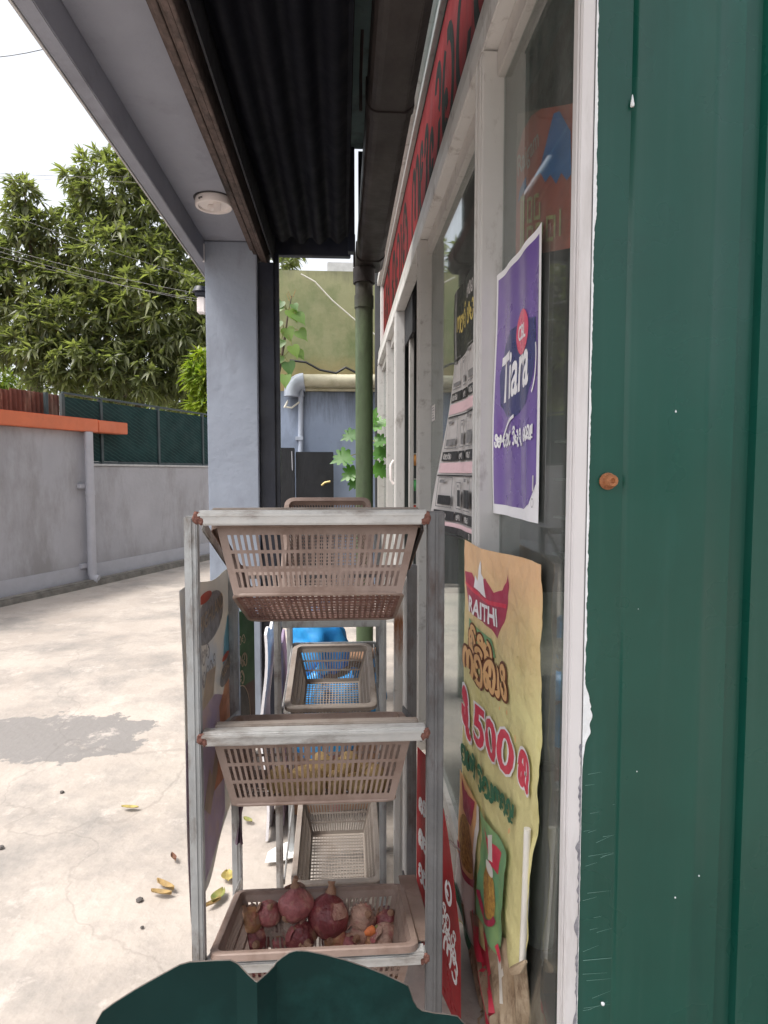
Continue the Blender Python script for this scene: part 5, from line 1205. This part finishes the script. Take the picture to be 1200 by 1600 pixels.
# snack packets hanging inside the doorway
st_ = thing('hanger_strip', 'strip hung with small snack packets inside the open doorway', 'hanger', (.66, 5.6, 1.0))
MB().box(.655, .665, 5.59, 5.61, .6, 2.4).build('strip', 'shelf_grey', st_)
for k in range(5):
    z = 1.12 + .11 * k; t_ = thing('snack_packet', ('red', 'yellow', 'green', 'cream', 'orange')[k] + ' snack packet on the strip inside the open doorway', 'snack packet', (.66, 5.55, z), 'snack packets in the doorway')
    MB().grid(lambda u, v: (.62 + .11 * u + .03 * (k % 2), 5.56 - .02 * math.sin(u * 3.14) * math.sin(v * 3.14), z + .095 * v), 5, 5).build('pouch', f'pack_{k % 6}', t_, solid=.004, smooth=True)
    MB().box(.62 + .03 * (k % 2), .73 + .03 * (k % 2), 5.552, 5.558, z + .096, z + .106).build('seal', 'paper_white', t_)
# ------------------------------------------------------------------ litter on the ground
def leaf_flat(L_, W_, curl, n=8):
    mb = MB(); V = []
    for j in range(n + 1):
        f_ = j / n; w_ = W_ * math.sin(math.pi * (f_ * .94 + .03)) ** .8
        for i, s_ in enumerate((-1, -.5, 0, .5, 1)): V.append((s_ * w_ / 2, (f_ - .5) * L_, .003 + curl * (abs(s_) ** 1.5 * .5 + (f_ - .5) ** 2)))
    mb.add(V, [(j * 5 + i, j * 5 + i + 1, (j + 1) * 5 + i + 1, (j + 1) * 5 + i) for j in range(n) for i in range(4)]); mb.smooth = True; return mb
LV = [(203, 1267, .075, .028, .012, 'yellow_leaf', 1.5, 'yellow fallen leaf alone on the bare concrete'), (258, 1392, .085, .028, .025, 'dead_leaf', 1.0, 'upper of two tan curled leaves beside the rack post'), (252, 1403, .075, .026, .02, 'dead_leaf', 1.4, 'lower of two tan curled leaves beside the rack post'),
 (271, 1347, .045, .02, .02, 'brown_leaf', .6, 'dark brown shrivelled leaf close to the rack post'), (341, 1408, .075, .045, .02, 'half_leaf', 2.8, 'half green half yellow leaf behind the rack post'), (333, 1419, .06, .022, .02, 'dead_leaf', 2.3, 'tan dry leaf lying against the half green one'),
 (356, 1376, .06, .05, .015, 'yellow_leaf', .2, 'round bright yellow leaf behind the rear rack post'), (387, 1287, .05, .03, .012, 'half_leaf', .9, 'small green leaf far back between the racks'), (432, 1278, .05, .03, .02, 'brown_leaf', .4, 'small brown leaf far back by the rear rack')]
for px, py, L_, W_, cu_, m_, a_, lab in LV:
    q = ground_pt(px, py); o = thing('fallen_leaf', lab, 'leaf', (q.x, q.y, q.z + .012), 'fallen leaves on the concrete', local=True); o.rotation_euler = (.05, .08, a_)
    o.scale = (1.1,) * 3
    leaf_flat(L_, W_, cu_).build('blade', m_, o, solid=.0008); MB().tube([(0, -L_ * .48, .006), (0, 0, .004), (0, L_ * .48, .006)], .0008, 5).build('midrib', 'dead_leaf', o)
pl_ = [ground_pt(*p) for p in ((414, 1355), (419, 1340), (428, 1330), (442, 1325), (458, 1321), (470, 1322), (472, 1344), (450, 1350), (438, 1352), (428, 1354))]
mb = MB(); n = len(pl_); mb.add([(p.x, p.y, p.z + .020 + .006 * math.sin(i * 2.1)) for i, p in enumerate(pl_)], [tuple(range(n))]); tag(mb.build('paper_scrap', 'white_scrap', solid=.0015), 'torn white scrap lying on the ground between the two racks', 'paper scrap')
for px, py, s_, lab in ((218, 1409, .012, 'dark pebble beside the tan leaves'), (222, 1452, .006, 'tiny pale stone chip on the concrete'), (2, 1327, .012, 'dark pebble at the edge of the lane'), (97, 1240, .010, 'small pebble near the dark cement patch')):
    q = ground_pt(px, py); o = lump('pebble', (q.x, q.y, q.z + .008), (s_, s_, s_ * .7), 'stone_pebble', px, None); tag(o, lab, 'pebble')
# ------------------------------------------------------------------ trees
def leaf_cloud(name, blobs, n_ros, per, L_, W_, m_, parent, seed, droop=.5, shell=.55, gap=0.0):
    """rosettes of long leaves spread through lumpy blobs: real two-sided leaf blades folded along the midrib"""
    g_ = np.random.default_rng(seed); vol = np.array([b[3] * b[4] * b[5] for b in blobs]); pick = g_.choice(len(blobs), n_ros, p=vol ** .75 / (vol ** .75).sum())
    C = []; OUT = []
    for k in pick:
        b = blobs[k]; d = g_.normal(size=3); d /= np.linalg.norm(d); rr = shell + (1 - shell) * g_.random() ** .6 if g_.random() < .8 else g_.random()
        rr *= 1 + .22 * math.sin(d[0] * 5 + k) * math.sin(d[2] * 6 + k * 2)
        C.append(np.array(b[:3]) + d * rr * np.array(b[3:6])); OUT.append(d)
    C = np.array(C); OUT = np.array(OUT)
    nl = n_ros * per
    c = np.repeat(C, per, 0); o = np.repeat(OUT, per, 0)
    d = g_.normal(size=(nl, 3)) * .75 + o * .75 + np.array([0, 0, -droop]) * g_.random((nl, 1)); d /= np.linalg.norm(d, axis=1, keepdims=True)
    up = np.array([0, 0, 1.]) + g_.normal(size=(nl, 3)) * .35; s_ = np.cross(d, up); s_ /= np.linalg.norm(s_, axis=1, keepdims=True) + 1e-9; nn = np.cross(s_, d)
    ln = (L_ * (.65 + .6 * g_.random((nl, 1)))); wd = ln * (W_ / L_) * (.8 + .4 * g_.random((nl, 1)))
    sag = np.array([0, 0, -1.]) * ln * .22
    base = c + d * .02
    P = np.stack([base, base + d * ln * .38 + s_ * wd * .5 + nn * wd * .12 + sag * .15, base + d * ln * .42 - nn * wd * .06 + sag * .18, base + d * ln * .38 - s_ * wd * .5 + nn * wd * .12 + sag * .15, base + d * ln + sag], 1)
    V = P.reshape(-1, 3); i0 = (np.arange(nl) * 5)[:, None]
    F = np.concatenate([i0 + [0, 1, 2], i0 + [0, 2, 3], i0 + [1, 4, 2], i0 + [2, 4, 3]], 1).reshape(-1, 3)
    me = bpy.data.meshes.new(name); me.vertices.add(len(V)); me.vertices.foreach_set('co', V.ravel()); nf_ = len(F)
    me.loops.add(nf_ * 3); me.loops.foreach_set('vertex_index', F.ravel().astype(np.int32)); me.polygons.add(nf_); me.polygons.foreach_set('loop_start', np.arange(0, nf_ * 3, 3, dtype=np.int32)); me.update(calc_edges=True)
    a_ = me.attributes.new('tone', 'FLOAT', 'POINT'); tone = np.clip(np.repeat(g_.random(n_ros), per) * .55 + g_.random(nl) * .45, 0, 1); a_.data.foreach_set('value', np.repeat(tone, 5).astype(np.float32))
    me.materials.append(MATS[m_]); o_ = link(name, me, parent); o_['kind'] = 'stuff'; return o_
def limb(mb, a, b, r0, r1, seed, n=7):
    a, b = Vector(a), Vector(b); p = []
    for k in range(n + 1):
        f_ = k / n; q = a.lerp(b, f_); w_ = (b - a).length * .07 * math.sin(f_ * math.pi)
        q += Vector((noise.noise((seed, f_ * 3, 0)), noise.noise((seed, f_ * 3, 5)), noise.noise((seed, f_ * 3, 9)))) * w_; p.append(q)
    mb.tube(p, [r0 + (r1 - r0) * k / n for k in range(n + 1)], 9); return p
def px_blob(px, py, r_, Y, sq=.85, dy=.8):
    c_ = at(px, py, Y); rr = r_ * Y / 1000; return (c_.x, c_.y, c_.z, rr, rr * dy, rr * sq)
YT = 15.0
tr = thing('mango_tree', 'large dense mango tree with long drooping leaves behind the grey wall', 'tree', tuple(at(195, 690, YT).xy) + (0,))
tx = at(195, 690, YT).x
bl_ = [px_blob(*b) for b in ((175, 300, 62, YT), (205, 262, 34, YT), (150, 352, 48, YT), (240, 350, 62, YT), (195, 420, 85, YT - .5), (275, 415, 62, YT), (118, 438, 44, YT - .4), (255, 490, 75, YT - 1), (150, 500, 75, YT - 1), (290, 560, 60, YT - .6), (225, 575, 62, YT - 1.2), (140, 575, 62, YT - 1.4), (330, 470, 60, YT), (390, 430, 80, YT + 1), (350, 570, 60, YT))]
leaf_cloud('crown', bl_, 2150, 12, .26, .068, 'mango_leaf', tr, 3)
tk = MB(); limb(tk, (tx, YT, 0), (tx + .1, YT, 2.6), .26, .20, 1); tk.build('trunk', 'bark', tr)
for i, (px, py) in enumerate(((175, 300), (150, 400), (245, 400), (275, 480), (120, 470), (205, 350), (330, 480))):
    b_ = MB(); e_ = at(px, py, YT - .2); limb(b_, (tx + .1, YT, 2.2 + .12 * i), e_, .13, .03, i + 4); b_.build('limb', 'bark', tr)
    for k in range(3):
        s_ = Vector((tx + .1, YT, 2.3)).lerp(e_, .45 + .17 * k); q = s_ + Vector((random.uniform(-.9, .9), random.uniform(-.6, .4), random.uniform(.1, .8))); b_ = MB(); limb(b_, s_, q, .05, .012, i * 3 + k + 20, 4); b_.build('twig', 'bark', tr)
t2 = thing('mango_tree', 'smaller mango tree at the left with loose upper branches against the sky', 'tree', tuple(at(30, 690, 14).xy) + (0,))
bl_ = [px_blob(*b) for b in ((38, 305, 26, 14.), (22, 345, 32, 14), (70, 360, 34, 14), (30, 405, 50, 14), (85, 430, 36, 14), (14, 474, 44, 13.6), (75, 500, 55, 13.6), (34, 548, 42, 13.4), (100, 560, 50, 13.4), (-40, 450, 70, 14), (-60, 540, 60, 14), (75, 595, 34, 13.2))]
leaf_cloud('crown', bl_, 880, 12, .25, .066, 'mango_leaf', t2, 5)
x2 = at(75, 690, 14).x; b_ = MB(); limb(b_, (x2, 14, 0), (x2 - .2, 14, 2.8), .17, .12, 31); b_.build('trunk', 'bark', t2)
for i, (px, py) in enumerate(((38, 300), (22, 350), (80, 370), (60, 480), (-30, 460))):
    b_ = MB(); limb(b_, (x2 - .2, 14, 2.6 + .1 * i), at(px, py, 14), .07, .015, 40 + i); b_.build('limb', 'bark', t2)
def bush(label, px, py, Y, blobs, n, m_, seed, L_=.22, W_=.07, group='background trees beyond the wall', name='background_tree'):
    q = at(px, 740, Y); t_ = thing(name, label, 'tree', (q.x, Y, 0), group)
    leaf_cloud('crown', [px_blob(*b) for b in blobs], n, 10, L_, W_, m_, t_, seed); b_ = MB(); limb(b_, (q.x, Y, 0), at(px, py, Y), .12, .05, seed); b_.build('trunk', 'bark', t_)
bush('yellow green bushy tree peeping out at the far left above the orange roof edge', 8, 610, 19, ((8, 600, 45, 19), (-40, 610, 60, 19), (45, 632, 26, 19)), 420, 'bright_leaf', 8)
bush('pale green tree seen through gaps below the mango crown', 185, 620, 24, ((150, 625, 50, 24), (215, 618, 50, 24), (270, 625, 45, 24)), 500, 'far_leaf', 9)
bush('bright green sapling with yellow leaves beside the column', 318, 600, 12.8, ((318, 592, 24, 12.8, .9), (312, 560, 12, 12.8), (330, 630, 30, 12.8)), 130, 'bright_leaf', 10, .24, .075)
bush('dense green tree behind the mesh fence next to the column', 315, 640, 17, ((300, 600, 70, 17), (360, 600, 80, 17), (330, 530, 70, 17)), 600, 'mango_leaf', 12, .3, .07)
bush('far tree right of the passage showing only in the window reflection', -600, 500, 16, ((-600, 480, 260, 16), (-400, 520, 200, 18)), 700, 'mango_leaf', 13, .36, .09)
fh = thing('far_house', 'white house far behind the trees with a dark roof', 'house', (at(118, 600, 34).x, 34, 0))
q0, q1 = at(20, 600, 34), at(150, 560, 34)
MB().box(q0.x, q1.x, 34, 40, 0, 5.0).build('wall', 'white_print', fh, bevel=.02); MB().box(q0.x - .4, q1.x + .4, 33.6, 40.4, 5.01, 5.35).build('roof', 'kerb_stone', fh, bevel=.02)
for k in range(2): MB().box(q0.x + .8 + 2 * k, q0.x + 1.8 + 2 * k, 33.95, 33.998, 2.2, 3.6).build('window', 'shop_dark', fh)
q = at(60, 640, 17); pl0 = thing('white_pole', 'slim white pole between the leaves above the orange roof edge', 'pole', (q.x, 17, 0))
MB().tube([(q.x, 17, 0), (q.x, 17, 1.6), (q.x, 17, at(60, 622, 17).z)], .055, 10).build('shaft', 'white_print', pl0); MB().lathe([(.07, 0), (.07, .03), (0, .05)], (q.x, 17, at(60, 622, 17).z), 10).build('cap', 'white_print', pl0)

# overhead wires
for pts, Y, r_, lab in ((((-60, 92), (140, 54)), 9, .007, 'single thick wire crossing the sky at the upper left'), (((-60, 266), (330, 270)), 11, .004, 'upper of two thin wires level across the sky by the tree top'), (((-60, 271), (120, 276), (330, 280)), 11.5, .0035, 'lower of two thin wires level across the sky by the tree top'),
        (((-60, 305), (330, 440)), 11.8, .004, 'topmost of the sloping wires in front of the tree'), (((-60, 368), (330, 462)), 11.6, .005, 'second sloping wire in front of the tree crown'), (((-60, 374), (330, 475)), 11.6, .005, 'third sloping wire in front of the tree crown'), (((-60, 384), (330, 470)), 11.4, .004, 'lowest sloping wire in front of the tree crown')):
    cable('overhead_wire', lab, pts, Y, r_ * .65, 'cable_grey' if Y > 11.3 else 'cable_black', 'overhead wires', 'wire', sag=.08)

# ------------------------------------------------------------------ plants at the end of the passage
def outline_leaf(name, pts, c_, d, nrm_, size, m_, parent, fold=.15, tone=.5):
    d = Vector(d).normalized(); nrm_ = Vector(nrm_); s_ = d.cross(nrm_).normalized(); n2 = s_.cross(d)
    V = []; n = len(pts)
    for x, y in pts: V.append(Vector(c_) + (s_ * x + d * y + n2 * (fold * abs(x) - .12 * y * y)) * size)
    V.append(Vector(c_)); V.append(Vector(c_) + d * size * .5 - n2 * (.12 * .25) * size)
    F = [(i, i + 1, n + 1) for i in range(n - 1)] + [(n - 1, 0, n + 1)]
    me = bpy.data.meshes.new(name); me.from_pydata(V[:n] + [V[n + 1]], [], [tuple(min(k, n) for k in f) for f in F]); a_ = me.attributes.new('tone', 'FLOAT', 'POINT'); a_.data.foreach_set('value', [tone] * len(me.vertices)); me.materials.append(MATS[m_]); me.polygons.foreach_set('use_smooth', [True] * len(me.polygons)); return link(name, me, parent)
heart = [(0, .05), (.22, -.06), (.42, .04), (.48, .25), (.40, .50), (.22, .75), (.08, .92), (0, 1.15), (-.08, .92), (-.22, .75), (-.40, .50), (-.48, .25), (-.42, .04), (-.22, -.06)]
hp_ = thing('wall_plant', 'young plant with heart shaped leaves growing out of the mossy wall', 'plant', at(440, 590, 8.3))
stp = [at(432, 600, 8.35), at(440, 560, 8.3), at(446, 520, 8.25), at(450, 490, 8.3), at(456, 462, 8.3)]
MB().tube(stp, [.022, .018, .014, .010, .005], 8).build('stem', 'bark', hp_)
for i, (px, py, s_, ang) in enumerate(((440, 470, .20, 200), (452, 484, .23, -20), (462, 490, .24, 20), (436, 500, .24, 160), (448, 512, .24, -60), (466, 516, .22, 10), (440, 530, .25, 190), (456, 540, .22, -40), (464, 548, .19, 0), (437, 555, .24, 210), (450, 565, .24, -70), (446, 585, .22, -90), (438, 478, .18, 120), (458, 475, .15, 60))):
    p = at(px, py, 8.2 - .02 * (i % 4)); near = min(stp, key=lambda q: (q - p).length); MB().tube([near, near.lerp(p, .5) + Vector((0, -.03, .04)), p], .005, 5).build('leaf_stalk', 'half_leaf', hp_)
    s_ *= .78; outline_leaf('leaf', heart, p, (.6 * math.cos(R(ang)), -.35, -.75 + .3 * math.sin(R(ang))), (.2 * math.sin(i), -1, .55), s_, 'heart_leaf', hp_, tone=(.1 + .8 * ((i * 37) % 10) / 10))
for i, (a, b) in enumerate((((455, 466), (450, 455)), ((458, 464), (462, 452)), ((452, 470), (448, 458)))): MB().tube([at(*a, 8.28), at(*b, 8.28)], [.006, .003], 5).build('bud_stem', 'dead_leaf', hp_)
lob_ = [(.12, -.04), (.34, -.12), (.44, -.02), (.36, .14), (.52, .08), (.66, .16), (.60, .30), (.42, .36), (.58, .44), (.60, .58), (.44, .60), (.28, .58), (.36, .76), (.28, .88), (.16, .80), (.10, .96)]
lob = [(0, 0)] + lob_ + [(0, 1.15)] + [(-x, y) for x, y in reversed(lob_)]
pp_ = thing('papaya_plant', 'papaya seedling with bright lobed leaves behind the green downpipe', 'plant', (at(572, 780, 7.4).x, 7.4, 0))
sx_ = at(572, 700, 7.4).x; MB().tube([(sx_, 7.4, 0), (sx_ + .02, 7.4, .9), (sx_ - .02, 7.4, 1.7), (sx_, 7.4, 2.1)], [.03, .025, .02, .012], 9).build('stem', 'half_leaf', pp_)
for i, (px, py, s_, dx, dz) in enumerate(((556, 678, .20, -1, -.35), (548, 712, .26, -1, -.3), (556, 735, .22, -.9, -.55), (582, 665, .22, .8, .2), (585, 705, .26, 1, -.2), (584, 728, .24, .8, -.6), (578, 660, .2, .2, .5), (560, 745, .2, -.6, -.8), (586, 690, .2, .9, .1))):
    p = at(px, py, 7.32 - .03 * (i % 3)); MB().tube([(sx_, 7.4, p.z - .05), p.lerp(Vector((sx_, 7.4, p.z + .06)), .4), p], .006, 6).build('leaf_stalk', 'half_leaf', pp_)
    s_ *= .86; outline_leaf('leaf', lob, p, (dx, -.25, dz), (0, -.8, .7), s_, 'papaya_leaf', pp_, tone=(.2 + .7 * ((i * 53) % 10) / 10))
